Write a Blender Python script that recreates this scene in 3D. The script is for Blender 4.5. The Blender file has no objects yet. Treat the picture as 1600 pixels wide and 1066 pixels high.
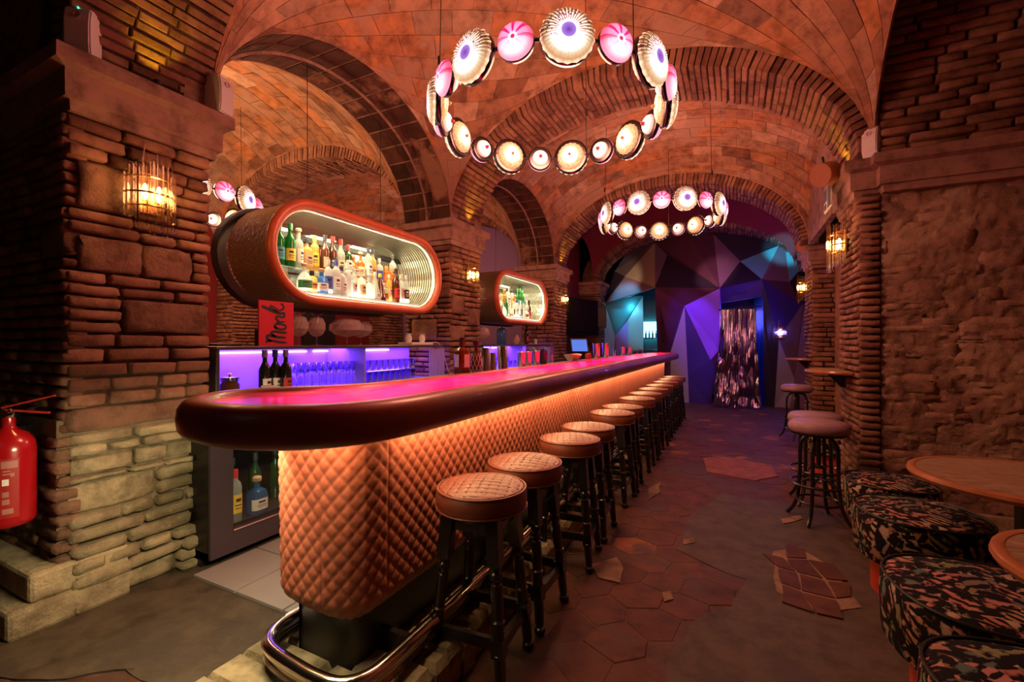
import bpy, bmesh, math, random
from mathutils import Vector, Matrix, noise
random.seed(7)
C = bpy.context.scene.collection
sc = bpy.context.scene
PI = math.pi
# ---------------------------------------------------------------- camera, world, exposure
YAW = math.radians(26.3); FPX = 700.0; HC = 1.40; HOR = 536.0
cs, sn = math.cos(YAW), math.sin(YAW)
cam_d = bpy.data.cameras.new('camera'); cam = bpy.data.objects.new('camera', cam_d); C.objects.link(cam)
cam.location = (0, 0, HC); cam.rotation_euler = (PI/2, 0, YAW)
cam_d.sensor_width = 36; cam_d.lens = FPX/1600*36; cam_d.shift_y = 3/1600; cam_d.clip_start = .02
sc.camera = cam
w = bpy.data.worlds.new('world'); sc.world = w; w.use_nodes = True
w.node_tree.nodes['Background'].inputs[0].default_value = (.55, .16, .10, 1)
w.node_tree.nodes['Background'].inputs[1].default_value = .014
sc.view_settings.view_transform = 'Standard'; sc.view_settings.look = 'None'
sc.view_settings.exposure = 0.0; sc.view_settings.gamma = 1.0; sc.view_settings.use_curve_mapping = False
sc.cycles.max_bounces = 6; sc.cycles.diffuse_bounces = 3; sc.cycles.glossy_bounces = 3
sc.cycles.transparent_max_bounces = 24; sc.cycles.sample_clamp_indirect = 4; sc.cycles.caustics_reflective = False
def pix(u, v, Y=None, X=None, z=None):
    """world point seen at photo pixel (u,v), on the plane Y=, X= or z="""
    a = (u-800)/FPX; b = (HOR-v)/FPX
    d = Vector((cs*a - sn, sn*a + cs, b))
    t = Y/d.y if Y is not None else (X/d.x if X is not None else (z-HC)/d.z)
    return Vector((d.x*t, d.y*t, HC + d.z*t))
def lamp(kind, name, loc, energy, col, size=.1, rot=(0,0,0), sy=None, spot=None, blend=.5, spread=None):
    l = bpy.data.lights.new(name, kind); o = bpy.data.objects.new(name, l); C.objects.link(o)
    o.location = loc; o.rotation_euler = rot; l.energy = energy; l.color = col
    if kind == 'AREA':
        l.size = size
        if sy: l.shape = 'RECTANGLE'; l.size_y = sy
        if spread: l.spread = spread
    else: l.shadow_soft_size = size
    if kind == 'SPOT': l.spot_size = spot or 1.2; l.spot_blend = blend
    return o
def aim(o, tgt):
    o.rotation_euler = (Vector(tgt)-o.location).to_track_quat('-Z', 'Y').to_euler()
RED = (1, .37, .235); WARM = (1, .56, .27); PURP = (.22, .06, 1)
# lights of the place: glow of the ring chandeliers, washes on the far wall
for p, e, c in (((-1.16, 3.0, 3.05), 150, RED), ((-.95, 6.6, 3.15), 95, RED), ((-5.6, 2.9, 3.1), 190, (1, .50, .24)), ((-5.7, 6.7, 3.0), 60, RED)):
    lamp('POINT', 'chandelier_glow', p, e, c, .35)  # the last one lights a back bay that has no chandelier
lamp('POINT', 'back_room_red', (-6.0, 3.4, 1.9), 18, (1, .08, .1), .4)
# ---------------------------------------------------------------- helpers
class MB:
    def __init__(s): s.v = []; s.f = []; s.m = []
    def add(s, vs, fs, mi=0):
        n = len(s.v); s.v += [tuple(p) for p in vs]; s.f += [tuple(i+n for i in f) for f in fs]; s.m += [mi]*len(fs)
        return s
    def box(s, x0, x1, y0, y1, z0, z1, mi=0):
        return s.add([(x0,y0,z0),(x1,y0,z0),(x1,y1,z0),(x0,y1,z0),(x0,y0,z1),(x1,y0,z1),(x1,y1,z1),(x0,y1,z1)],
              [(0,3,2,1),(4,5,6,7),(0,1,5,4),(1,2,6,5),(2,3,7,6),(3,0,4,7)], mi)
    def cbox(s, c, sx, sy, sz, mi=0): return s.box(c[0]-sx/2,c[0]+sx/2,c[1]-sy/2,c[1]+sy/2,c[2]-sz/2,c[2]+sz/2,mi)
    def bbox(s, x0, x1, y0, y1, z0, z1, b=.005, mi=0):
        """box with chamfered edges"""
        bm = bmesh.new(); bmesh.ops.create_cube(bm, size=1)
        for q in bm.verts: q.co = Vector(((x0+x1)/2+q.co.x*(x1-x0), (y0+y1)/2+q.co.y*(y1-y0), (z0+z1)/2+q.co.z*(z1-z0)))
        bmesh.ops.bevel(bm, geom=bm.edges[:], offset=b, segments=2, affect='EDGES', profile=.5)
        bm.verts.index_update(); s.add([q.co.copy() for q in bm.verts], [[q.index for q in f.verts] for f in bm.faces], mi); bm.free(); return s
    def lathe(s, prof, seg=20, c=(0,0,0), mi=0, axis='z', cap=True):
        vs = []; fs = []
        for r, z in prof:
            for k in range(seg):
                a = 2*PI*k/seg; p = (r*math.cos(a), r*math.sin(a), z)
                if axis == 'x': p = (p[2], p[0], p[1])
                if axis == 'y': p = (p[0], p[2], p[1])
                vs.append((p[0]+c[0], p[1]+c[1], p[2]+c[2]))
        for i in range(len(prof)-1):
            for k in range(seg):
                k2 = (k+1) % seg; fs.append((i*seg+k, i*seg+k2, (i+1)*seg+k2, (i+1)*seg+k))
        if cap:
            if prof[0][0] > 1e-4: fs.append(tuple(range(seg))[::-1])
            if prof[-1][0] > 1e-4: fs.append(tuple((len(prof)-1)*seg+k for k in range(seg)))
        return s.add(vs, fs, mi)
    def tube(s, pts, r, seg=8, mi=0, closed=False, sx=1.0):
        pts = [Vector(p) for p in pts]; n = len(pts); vs = []; fs = []
        R = r if isinstance(r, (list, tuple)) else [r]*n
        nrm = None
        for i, p in enumerate(pts):
            if closed: t = pts[(i+1) % n]-pts[i-1]
            else: t = pts[min(i+1, n-1)]-pts[max(i-1, 0)]
            t.normalize()
            if nrm is None:
                nrm = t.cross(Vector((0, 0, 1)))
                if nrm.length < .1: nrm = t.cross(Vector((1, 0, 0)))
            nrm = (nrm - t*nrm.dot(t)).normalized(); b = t.cross(nrm)
            for k in range(seg):
                a = 2*PI*k/seg; vs.append(p + (nrm*math.cos(a)*sx + b*math.sin(a))*R[i])
        for i in range(n if closed else n-1):
            j = (i+1) % n
            for k in range(seg):
                k2 = (k+1) % seg; fs.append((i*seg+k, i*seg+k2, j*seg+k2, j*seg+k))
        if not closed: fs += [tuple(range(seg))[::-1], tuple((n-1)*seg+k for k in range(seg))]
        return s.add(vs, fs, mi)
    def prism(s, poly, z0, z1, mi=0):
        n = len(poly)
        vs = [(p[0], p[1], z0) for p in poly]+[(p[0], p[1], z1) for p in poly]
        return s.add(vs, [tuple(range(n))[::-1], tuple(range(n, 2*n))]+[(i, (i+1) % n, n+(i+1) % n, n+i) for i in range(n)], mi)
    def mesh(s, name, mats, smooth=False):
        me = bpy.data.meshes.new(name); me.from_pydata(s.v, [], s.f)
        for m in (mats if isinstance(mats, (list, tuple)) else [mats]): me.materials.append(m)
        me.polygons.foreach_set('material_index', s.m)
        if smooth: me.polygons.foreach_set('use_smooth', [True]*len(s.f))
        me.update(); return me
    def build(s, name, mats, parent=None, smooth=False, fix=True):
        me = s.mesh(name, mats, smooth)
        if fix:
            bm = bmesh.new(); bm.from_mesh(me); bmesh.ops.recalc_face_normals(bm, faces=bm.faces[:]); bm.to_mesh(me); bm.free()
        if smooth: sharp(me)
        return link(name, me, parent)
def sharp(me, ang=40):
    try: me.set_sharp_from_angle(angle=math.radians(ang))
    except Exception: pass
def link(name, me, parent=None, M=None):
    o = bpy.data.objects.new(name, me); C.objects.link(o)
    if parent: o.parent = parent
    if M is not None: o.matrix_local = M
    return o
def tag(o, label, cat, group=None, kind=None):
    if label: o['label'] = label
    if cat: o['category'] = cat
    if group: o['group'] = group
    if kind: o['kind'] = kind
    return o
def thing(name, label, cat, loc=(0,0,0), rz=0, group=None):
    o = bpy.data.objects.new(name, None); C.objects.link(o); o.location = loc; o.rotation_euler = (0, 0, rz)
    o.empty_display_size = .1
    return tag(o, label, cat, group)
def struct(o): o['kind'] = 'structure'; return o
def copy_tree(o, parent=None):
    c = o.copy(); C.objects.link(c); c.parent = parent
    for ch in o.children: copy_tree(ch, c)
    return c
ORD = ['first', 'second', 'third', 'fourth', 'fifth', 'sixth', 'seventh', 'eighth', 'ninth', 'tenth', 'eleventh', 'twelfth', 'thirteenth', 'fourteenth', 'fifteenth', 'sixteenth', 'seventeenth', 'eighteenth', 'nineteenth', 'twentieth', 'twenty-first', 'twenty-second', 'twenty-third', 'twenty-fourth']
# ---------------------------------------------------------------- materials
def nt(name):
    m = bpy.data.materials.new(name); m.use_nodes = True; return m, m.node_tree, m.node_tree.nodes['Principled BSDF']
def N(t, typ, **kw):
    n = t.nodes.new(typ)
    for k, v in kw.items():
        if k in ('operation', 'blend_type', 'data_type', 'noise_dimensions', 'feature', 'distance', 'wave_type', 'bands_direction', 'interpolation'): setattr(n, k, v)
        else: n.inputs[k].default_value = v
    return n
def ramp(t, stops, fac):
    r = t.nodes.new('ShaderNodeValToRGB'); e = r.color_ramp.elements
    while len(e) < len(stops): e.new(.5)
    for i, (p, c) in enumerate(stops): e[i].position = p; e[i].color = (*c, 1)
    t.links.new(fac, r.inputs[0]); return r.outputs[0]
def plain(name, col, rough=.5, metal=0, bump=0, bscale=200, var=.0, vscale=6, coat=0, spec=.5):
    m, t, p = nt(name)
    p.inputs['Roughness'].default_value = rough; p.inputs['Metallic'].default_value = metal
    p.inputs['Coat Weight'].default_value = coat; p.inputs['Specular IOR Level'].default_value = spec
    tc = t.nodes.new('ShaderNodeTexCoord')
    nz = N(t, 'ShaderNodeTexNoise', Scale=vscale, Detail=5); t.links.new(tc.outputs['Object'], nz.inputs['Vector'])
    v = max(var, .04)
    t.links.new(ramp(t, [(.3, tuple(c*(1-v) for c in col)), (.7, tuple(min(1, c*(1+v)) for c in col))], nz.outputs['Fac']), p.inputs['Base Color'])
    if bump:
        n2 = N(t, 'ShaderNodeTexNoise', Scale=bscale, Detail=4); t.links.new(tc.outputs['Object'], n2.inputs['Vector'])
        b = N(t, 'ShaderNodeBump', Strength=bump, Distance=.01); t.links.new(n2.outputs['Fac'], b.inputs['Height']); t.links.new(b.outputs[0], p.inputs['Normal'])
    return m
def emit(name, col, s):
    m, t, p = nt(name); p.inputs['Base Color'].default_value = (0, 0, 0, 1)
    p.inputs['Emission Color'].default_value = (*col, 1); p.inputs['Emission Strength'].default_value = s; return m
def masonry(name, stops, rough=.9, bump=.5, bs=26, patch=None, spec=.25):
    """colour differs from piece to piece, plus stains and pitting"""
    m, t, p = nt(name); L = t.links.new
    oi = t.nodes.new('ShaderNodeObjectInfo'); ge = t.nodes.new('ShaderNodeNewGeometry')
    a = N(t, 'ShaderNodeMath', operation='ADD'); L(oi.outputs['Random'], a.inputs[0]); L(ge.outputs['Random Per Island'], a.inputs[1])
    f = N(t, 'ShaderNodeMath', operation='FRACT'); L(a.outputs[0], f.inputs[0])
    c1 = ramp(t, stops, f.outputs[0])
    n1 = N(t, 'ShaderNodeTexNoise', Scale=7.0, Detail=8, Roughness=.65); L(ge.outputs['Position'], n1.inputs['Vector'])
    g = ramp(t, [(.30, (.42, .40, .38)), (.55, (1, 1, 1)), (.78, (1.25, 1.2, 1.1))], n1.outputs['Fac'])
    mx = N(t, 'ShaderNodeMix', data_type='RGBA', blend_type='MULTIPLY'); mx.inputs['Factor'].default_value = 1
    L(c1, mx.inputs['A']); L(g, mx.inputs['B']); out = mx.outputs['Result']
    n2 = N(t, 'ShaderNodeTexNoise', Scale=1.3, Detail=6, Roughness=.6); L(ge.outputs['Position'], n2.inputs['Vector'])
    if patch:
        f2 = ramp(t, [(patch[1], (0, 0, 0)), (patch[1]+.06, (1, 1, 1))], n2.outputs['Fac'])
        m2 = N(t, 'ShaderNodeMix', data_type='RGBA', blend_type='MIX'); L(f2, m2.inputs['Factor']); L(out, m2.inputs['A']); m2.inputs['B'].default_value = (*patch[0], 1); out = m2.outputs['Result']
    L(out, p.inputs['Base Color']); p.inputs['Roughness'].default_value = rough; p.inputs['Specular IOR Level'].default_value = spec
    n3 = N(t, 'ShaderNodeTexNoise', Scale=bs, Detail=9, Roughness=.7); L(ge.outputs['Position'], n3.inputs['Vector'])
    b = N(t, 'ShaderNodeBump', Strength=bump, Distance=.03); L(n3.outputs['Fac'], b.inputs['Height']); L(b.outputs[0], p.inputs['Normal'])
    return m
M = {}
M['brick'] = masonry('old_brick', [(0, (.19, .085, .055)), (.35, (.30, .15, .095)), (.7, (.40, .21, .13)), (1, (.25, .12, .08))])
M['stone'] = masonry('rough_stone', [(0, (.25, .13, .085)), (.5, (.34, .19, .12)), (1, (.29, .16, .10))], bump=.9, bs=14)
M['lime'] = masonry('limed_brick', [(0, (.46, .38, .23)), (.5, (.60, .50, .31)), (1, (.38, .31, .19))], bump=1.0, bs=16, patch=((.22, .18, .10), .56))
M['mortar'] = masonry('mortar', [(0, (.13, .075, .05)), (1, (.16, .09, .06))], bump=1, bs=30)
M['limemortar'] = masonry('lime_mortar', [(0, (.36, .29, .18)), (1, (.42, .34, .21))], bump=1, bs=30)
M['tile'] = masonry('vault_tile', [(0, (.20, .09, .05)), (.15, (.40, .22, .13)), (.4, (.33, .16, .09)), (.58, (.48, .20, .08)), (.7, (.42, .21, .12)), (.85, (.52, .33, .22)), (1, (.22, .12, .08))], bump=.45, rough=.8, patch=((.36, .22, .15), .56))
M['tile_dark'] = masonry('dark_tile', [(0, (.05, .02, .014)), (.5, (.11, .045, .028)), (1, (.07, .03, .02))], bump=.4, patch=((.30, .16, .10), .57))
M['plaster'] = masonry('vault_mortar', [(0, (.34, .21, .15)), (1, (.38, .25, .18))], bump=.5)
M['capital'] = masonry('capital_stone', [(0, (.36, .21, .16)), (1, (.40, .24, .18))], bump=.25, bs=40, rough=.85)
M['redpaint'] = plain('red_painted_plaster', (.17, .012, .013), .7, bump=.3, bscale=30)
M['concrete'] = masonry('worn_concrete', [(0, (.082, .062, .042)), (1, (.10, .076, .05))], bump=.4, bs=20, rough=.6, spec=.4, patch=((.065, .05, .038), .54))
M['floortile'] = masonry('terracotta_floor', [(0, (.075, .026, .014)), (.4, (.13, .048, .022)), (.8, (.105, .037, .018)), (.93, (.17, .062, .028)), (1, (.32, .11, .035))], bump=.25, bs=14, rough=.58, spec=.3, patch=((.085, .05, .036), .53))
M['floorgrout'] = masonry('floor_bed', [(0, (.10, .055, .04)), (1, (.13, .07, .05))], bump=.3, bs=20, rough=.6)
M['whitegrout'] = masonry('pale_mortar', [(0, (.30, .20, .14)), (1, (.34, .23, .16))], bump=.6)
M['leather'] = plain('cognac_leather', (.42, .125, .07), .46, bump=.12, bscale=260, var=.06)
M['kitchentile'] = plain('grey_kitchen_tile', (.30, .27, .26), .4)
M['seat'] = plain('seat_leather', (.20, .054, .030), .45, bump=.15, bscale=260, var=.08)
M['stitch'] = plain('stitch', (.06, .016, .01), .6)
M['blackwood'] = plain('black_wood', (.012, .011, .011), .28, coat=.4, var=.2)
M['black'] = plain('black_paint', (.012, .011, .012), .45)
M['darkmetal'] = plain('dark_metal', (.05, .045, .045), .35, .8)
M['chrome'] = plain('chrome', (.75, .72, .66), .16, 1)
M['brass'] = plain('brass', (.75, .48, .20), .22, 1)
M['steel'] = plain('steel', (.62, .60, .60), .22, 1, var=.06, vscale=30)
M['copperwood'] = plain('mahogany_rim', (.30, .062, .022), .38, coat=.12, var=.3, vscale=3)
M['ringwood'] = plain('orange_brown_leather_trim', (.52, .10, .035), .4, var=.12)
def pinktop():
    m, t, p = nt('pink_resin_top'); L = t.links.new; tc = t.nodes.new('ShaderNodeTexCoord')
    mp = N(t, 'ShaderNodeMapping'); mp.inputs['Scale'].default_value = (3, 1.2, 1); L(tc.outputs['Object'], mp.inputs[0])
    n = N(t, 'ShaderNodeTexNoise', Scale=2.2, Detail=6, Distortion=1.2); L(mp.outputs[0], n.inputs['Vector'])
    L(ramp(t, [(.25, (.75, .025, .16)), (.5, (.90, .03, .24)), (.72, (.85, .16, .26))], n.outputs['Fac']), p.inputs['Base Color'])
    p.inputs['Roughness'].default_value = .2; p.inputs['Coat Weight'].default_value = .15; p.inputs['Coat Roughness'].default_value = .06; p.inputs['Specular IOR Level'].default_value = .2
    return m
M['pinktop'] = pinktop()
def hammered():
    m, t, p = nt('hammered_metal'); L = t.links.new; tc = t.nodes.new('ShaderNodeTexCoord')
    v = N(t, 'ShaderNodeTexVoronoi', Scale=42); L(tc.outputs['Object'], v.inputs['Vector'])
    b = N(t, 'ShaderNodeBump', Strength=.55, Distance=.012); L(v.outputs['Distance'], b.inputs['Height']); L(b.outputs[0], p.inputs['Normal'])
    p.inputs['Base Color'].default_value = (.42, .34, .24, 1); p.inputs['Metallic'].default_value = .9; p.inputs['Roughness'].default_value = .36
    return m
M['hammered'] = hammered()
def glass(name, tint=(1, 1, 1), refl=.5, rough=.03, shine=(1, 1, 1)):
    """thin glass: tinted see-through walls with a Fresnel reflection"""
    m = bpy.data.materials.new(name); m.use_nodes = True; t = m.node_tree; t.nodes.clear(); L = t.links.new
    o = t.nodes.new('ShaderNodeOutputMaterial'); mx = t.nodes.new('ShaderNodeMixShader'); tr = t.nodes.new('ShaderNodeBsdfTransparent'); gl = t.nodes.new('ShaderNodeBsdfGlossy')
    tr.inputs[0].default_value = (*tint, 1); gl.inputs['Roughness'].default_value = rough; gl.inputs[0].default_value = (*shine, 1)
    lw = t.nodes.new('ShaderNodeLayerWeight'); lw.inputs['Blend'].default_value = refl
    L(lw.outputs['Facing'], mx.inputs[0]); L(tr.outputs[0], mx.inputs[1]); L(gl.outputs[0], mx.inputs[2]); L(mx.outputs[0], o.inputs[0])
    return m
def liquid(name, col, tr=.65, rough=.12):
    m, t, p = nt(name); p.inputs['Base Color'].default_value = (*col, 1); p.inputs['Roughness'].default_value = rough
    p.inputs['Transmission Weight'].default_value = 0; p.inputs['Coat Weight'].default_value = .5
    t2 = t.nodes.new('ShaderNodeBsdfTranslucent'); t2.inputs[0].default_value = (*col, 1)
    t3 = t.nodes.new('ShaderNodeBsdfTransparent'); t3.inputs[0].default_value = (*col, 1)
    m1 = t.nodes.new('ShaderNodeMixShader'); m1.inputs[0].default_value = .5; m2 = t.nodes.new('ShaderNodeMixShader'); m2.inputs[0].default_value = tr
    L = t.links.new; L(t2.outputs[0], m1.inputs[1]); L(t3.outputs[0], m1.inputs[2]); L(p.outputs[0], m2.inputs[1]); L(m1.outputs[0], m2.inputs[2]); L(m2.outputs[0], t.nodes['Material Output'].inputs[0])
    return m
M['clear'] = glass('clear_glass', (.95, .96, .95), .12)
M['crystal'] = glass('crystal_glass', (.95, .93, .88), .45, .05)
M['frost'] = liquid('frosted_glass', (.75, .78, .78), .5, .4)
M['green_g'] = liquid('green_glass', (.03, .30, .06)); M['darkgreen_g'] = liquid('dark_green_glass', (.02, .07, .015), .3)
M['amber_g'] = liquid('amber_spirit', (.72, .28, .05)); M['gold_g'] = liquid('golden_spirit', (.85, .60, .18)); M['brown_g'] = liquid('brown_glass', (.13, .04, .015), .3)
M['blue_g'] = liquid('blue_glass', (.10, .28, .62)); M['clear_g'] = liquid('clear_spirit', (.80, .84, .78), .8); M['red_g'] = liquid('red_spirit', (.55, .06, .04)); M['wine_g'] = liquid('dark_wine_bottle', (.012, .014, .012), .06)
for k, c in dict(white=(.80,.78,.72), cream=(.75,.64,.42), tan=(.55,.38,.22), yellow=(.85,.55,.06), red=(.55,.03,.03), blue=(.05,.10,.42), navy=(.02,.03,.10), blackp=(.02,.02,.02), orange=(.75,.25,.05), green=(.04,.25,.08), pinkp=(.62,.40,.42), teal=(.05,.35,.38), silver=(.6,.6,.6), cork=(.50,.30,.15), purplep=(.25,.15,.35)).items():
    M['l_'+k] = plain('label_'+k, c, .55, var=.08, vscale=30)
# ================================================================ MASONRY
SHAFT_Z0, SPR = 2.62, 2.90         # underside and top of the capitals
XL, XR = -3.08, .92                # nave between the two rows of pillars
XLL = -3.78                        # back of the left pillars
_bc = {}
def brick_mesh(L, h, d, mat, rough=1.0, nx=5, nz=4):
    """irregular rounded brick: x length, z height, front towards -y, about 50 triangles; shared between alike pieces"""
    L = max(.05, round(L/.05)*.05); h = max(.03, round(h/.015)*.015); k = (L, h, d, mat.name, rough, nx, random.randrange(3))
    if k in _bc: return _bc[k], L, h
    vs = []; fs = []; e = min(.009*rough**.5, h*.2)
    for j in range(nz):
        for i in range(nx):
            a = i/(nx-1); b = j/(nz-1)
            if nx == 5: a = (0, min(.2, .012/L), .5, 1-min(.2, .012/L), 1)[i]
            if nz == 4: b = (0, min(.25, .010/h), 1-min(.25, .010/h), 1)[j]
            if nx == 7: a = (0, .05, .25, .5, .75, .95, 1)[i]
            if nz == 6: b = (0, .07, .35, .65, .93, 1)[j]
            edge = i in (0, nx-1) or j in (0, nz-1); corner = i in (0, nx-1) and j in (0, nz-1)
            y = (e if edge else 0)+random.uniform(-.004, .005)*rough + (e*.7 if corner else 0)
            vs.append(((a-.5)*L+random.uniform(-.004, .004)*rough*(1 if edge else 2)+(e*.5*(1 if i == 0 else -1) if corner else 0), y, (b-.5)*h+random.uniform(-.003, .003)*rough+(e*.4*(1 if j == 0 else -1) if corner else 0)))
    for j in range(nz-1):
        for i in range(nx-1):
            q = j*nx+i; fs.append((q, q+1, q+nx+1, q+nx))
    rim = [i for i in range(nx)]+[j*nx+nx-1 for j in range(1, nz)]+[(nz-1)*nx+i for i in range(nx-2, -1, -1)]+[j*nx for j in range(nz-2, 0, -1)]
    n0 = len(vs)
    for q in rim: p = vs[q]; vs.append((p[0]*.98, d, p[2]*.97))
    for i in range(len(rim)):
        j = (i+1) % len(rim); fs.append((rim[j], rim[i], n0+i, n0+j))
    m = MB(); m.add(vs, fs); me = m.mesh('brick', mat, True); _bc[k] = me
    return me, L, h
def frame(o, t, n):
    """matrix with local x = t, local -y = n"""
    t = Vector(t).normalized(); n = Vector(n).normalized(); z = n.cross(t)*-1
    z = t.cross(-n)
    return Matrix(((t.x, -n.x, z.x, o[0]), (t.y, -n.y, z.y, o[1]), (t.z, -n.z, z.z, o[2]), (0, 0, 0, 1)))
def put_brick(parent, name, o, t, n, L, h, mat, proud=.0, d=.09, rough=1.0, tilt=.01, joinmb=None, nx=5, nz=4):
    me, Lm, hm = brick_mesh(L, h, d, mat, rough, nx, nz)
    Mx = frame(Vector(o)+Vector(n).normalized()*proud, t, n) @ Matrix.Rotation(random.uniform(-tilt, tilt), 4, 'Y') @ Matrix.Diagonal((L/Lm, 1, h/hm, 1))
    if joinmb is not None:
        joinmb.add([Mx @ v.co for v in me.vertices], [list(p.vertices) for p in me.polygons]); return
    link(name, me, parent, Mx)
def courses(parent, O, t, n, W, z0, z1, mat, reserved=(), ch=(.055, .08), bl=(.14, .34), gap=.014, joinmb=None, name='brick', proud=(.0, .022), widef=None, rough=1.0, skip=.0):
    """fill a face with brick courses around the reserved stones (u0,u1,z0,z1,material)"""
    O = Vector(O); t = Vector(t)
    for (a, b, c, d_, mt) in reserved:
        nm = 'stone'
        put_brick(parent, nm, O+t*((a+b)/2)+Vector((0, 0, (c+d_)/2)), t, n, b-a-gap, d_-c-gap, mt, .012, .1, 2.2, .006, joinmb, 7, 6)
    zs = sorted({c for r in reserved for c in r[2:4] if z0 < c < z1}); cuts = [z0]+zs+[z1]
    for ca, cb in zip(cuts[:-1], cuts[1:]):
        if cb-ca < .02: continue
        nrow = max(1, round((cb-ca)/random.uniform(*ch))); hh = (cb-ca)/nrow
        for r in range(nrow):
            za = ca+r*hh; zb = za+hh; zm = (za+zb)/2
            ext = widef(zm) if widef else (0, 0, 0)
            segs = [(-ext[0], W+ext[1])]
            for rr in reserved:
                if rr[2] < zm < rr[3]:
                    ns = []
                    for s in segs:
                        if rr[0] > s[0]+.04: ns.append((s[0], min(s[1], rr[0])))
                        if rr[1] < s[1]-.04: ns.append((max(s[0], rr[1]), s[1]))
                        if rr[0] >= s[1] or rr[1] <= s[0]: ns.append(s)
                    segs = list(set(ns))
            for s0, s1 in segs:
                u = s0
                while u < s1-.03:
                    l = random.uniform(*bl); 
                    if s1-(u+l) < bl[0]*.6: l = s1-u
                    if random.random() >= skip:
                        put_brick(parent, name, O+t*(u+l/2)+Vector((0, 0, zm)), t, n, l-gap*random.uniform(.7, 1.6), hh-gap*random.uniform(.8, 1.3), mat(zm) if callable(mat) else mat, random.uniform(*proud)+ext[2], .09, rough, .012, joinmb)
                    u += l
def capital(parent, x0, x1, y0, y1, name='capital'):
    prof = [(SHAFT_Z0-.02, .0), (SHAFT_Z0-.018, .02), (SHAFT_Z0+.035, .025), (SHAFT_Z0+.04, .050), (SHAFT_Z0+.18, .052), (SHAFT_Z0+.20, .10), (SPR-.008, .10), (SPR, .09), (SPR, 0)]
    mb = MB(); vs = []; fs = []
    for z, o in prof: vs += [(x0-o, y0-o, z), (x1+o, y0-o, z), (x1+o, y1+o, z), (x0-o, y1+o, z)]
    for i in range(len(prof)-1):
        for k in range(4): fs.append((i*4+k, i*4+(k+1) % 4, i*4+4+(k+1) % 4, i*4+4+k))
    fs += [(0, 3, 2, 1), tuple(len(prof)*4-4+k for k in range(4))]
    mb.add(vs, fs); return mb.build(name, M['capital'], parent)
# ---------------------------------------------------------------- left pillar by the extinguisher
def px_face(X, u, v): p = pix(u, v, X=X); return p.y, p.z
P1 = thing('brick_pillar', 'thick old brick pillar at the left edge with pale limewashed foot', 'pillar', (XL, 1.05, 0), 0, 'brick pillars')
P1.location = (0, 0, 0)
MB().box(XLL-.2, XL-.03, 1.08, 1.73, 1.0, SHAFT_Z0).build('core', M['mortar'], P1)
MB().prism([(XLL-.4, 1.02), (XL-.02, 1.02), (XL-.02, 1.75), (XLL-.4, 1.75)], 0, 1.0).build('foot_core', M['limemortar'], P1)
def st(u0, v0, u1, v1, mt):
    """stone seen between two photo pixels on the pillar's aisle face"""
    a = pix(u0, v1, X=XL); b = pix(u1, v0, X=XL); c = pix(u0, v0, X=XL); d = pix(u1, v1, X=XL)
    return (max(a.y-1.05, 0), min(b.y-1.05, .71), (a.z+d.z)/2, (c.z+b.z)/2, mt)
res = [st(118, 262, 210, 330, M['stone']), st(118, 380, 222, 430, M['stone']), st(222, 388, 300, 445, M['stone']), st(192, 476, 326, 530, M['stone'])]
res = [(a, b, round(c/.066)*.066, round(d/.066)*.066, m) for a, b, c, d, m in res]
res.append((0, .71, .924, 1.056, M['stone']))
courses(P1, (XL, 1.05, 0), (0, 1, 0), (1, 0, 0), .71, .924, SHAFT_Z0-.02, M['brick'], res)
courses(P1, (XL, 1.05, 0), (0, 1, 0), (1, 0, 0), .71, .0, .924, M['lime'], [(.0, .40, .50, .66, M['lime']), (.05, .5, .0, .12, M['lime']), (.45, .72, .70, .80, M['lime'])], ch=(.06, .085), widef=lambda z: (.0, .03+.05*max(0, .25-z)/.25, .02+.10*max(0, (.4-z))), rough=1.9, proud=(0, .035))
courses(P1, (XL, 1.05, 0), (-1, 0, 0), (0, -1, 0), .95, .924, SHAFT_Z0-.02, M['brick'], [(0, .3, 1.848, 2.05, M['stone'])])
courses(P1, (XL, 1.05, 0), (-1, 0, 0), (0, -1, 0), 1.0, .25, .924, M['stone'], widef=lambda z: (.03, 0, .03), rough=1.6)
for i, (z0, z1, o) in enumerate(((.0, .14, .20), (.14, .28, .12))):
    mb = MB(); mb.bbox(XLL-.4, XL+.02+o*.25, 1.02-o, 1.3, z0, z1, .02); mb.build('plinth_stone', M['lime'], P1)
capital(P1, XLL-.3, XL, 1.08, 1.76)
# ---------------------------------------------------------------- other pillars
def pillar(label, x0, x1, y0, y1, faces, indiv=True, res={}, z0=0, foot=None):
    T = thing('brick_pillar', label, 'pillar', (0, 0, 0), 0, 'brick pillars')
    MB().box(x0+.03, x1-.03, y0+.03, y1-.03, z0, SHAFT_Z0).build('core', M['mortar'], T)
    jm = None if indiv else MB()
    F = {'E': ((x1, y0), (0, 1, 0), (1, 0, 0), y1-y0), 'W': ((x0, y0), (0, 1, 0), (-1, 0, 0), y1-y0), 'S': ((x0, y0), (1, 0, 0), (0, -1, 0), x1-x0), 'N': ((x0, y1), (1, 0, 0), (0, 1, 0), x1-x0)}
    for f in faces:
        (ox, oy), t, n, W = F[f]
        courses(T, (ox, oy, 0), t, n, W, z0, SHAFT_Z0-.02, M['brick'], res.get(f, ()), joinmb=jm)
    if jm: o = jm.build('brickwork', M['brick'], T, True, fix=False); o['kind'] = 'stuff'
    return T
P2 = pillar('brick pillar between the large bottle pod and the small one', XLL, XL, 4.55, 5.26, 'SE', True,
    {'E': [(.02, .30, 1.75, 2.0, M['stone']), (.38, .70, 1.62, 1.86, M['stone']), (.0, .3, 1.42, 1.62, M['stone'])], 'S': [(.1, .5, 1.42, 1.70, M['stone']), (.35, .7, 1.95, 2.15, M['stone'])]}, z0=.9)
MB().box(XLL, XL, 4.55, 5.26, 0, .9).build('pillar_foot', M['lime'], P2)
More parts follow.
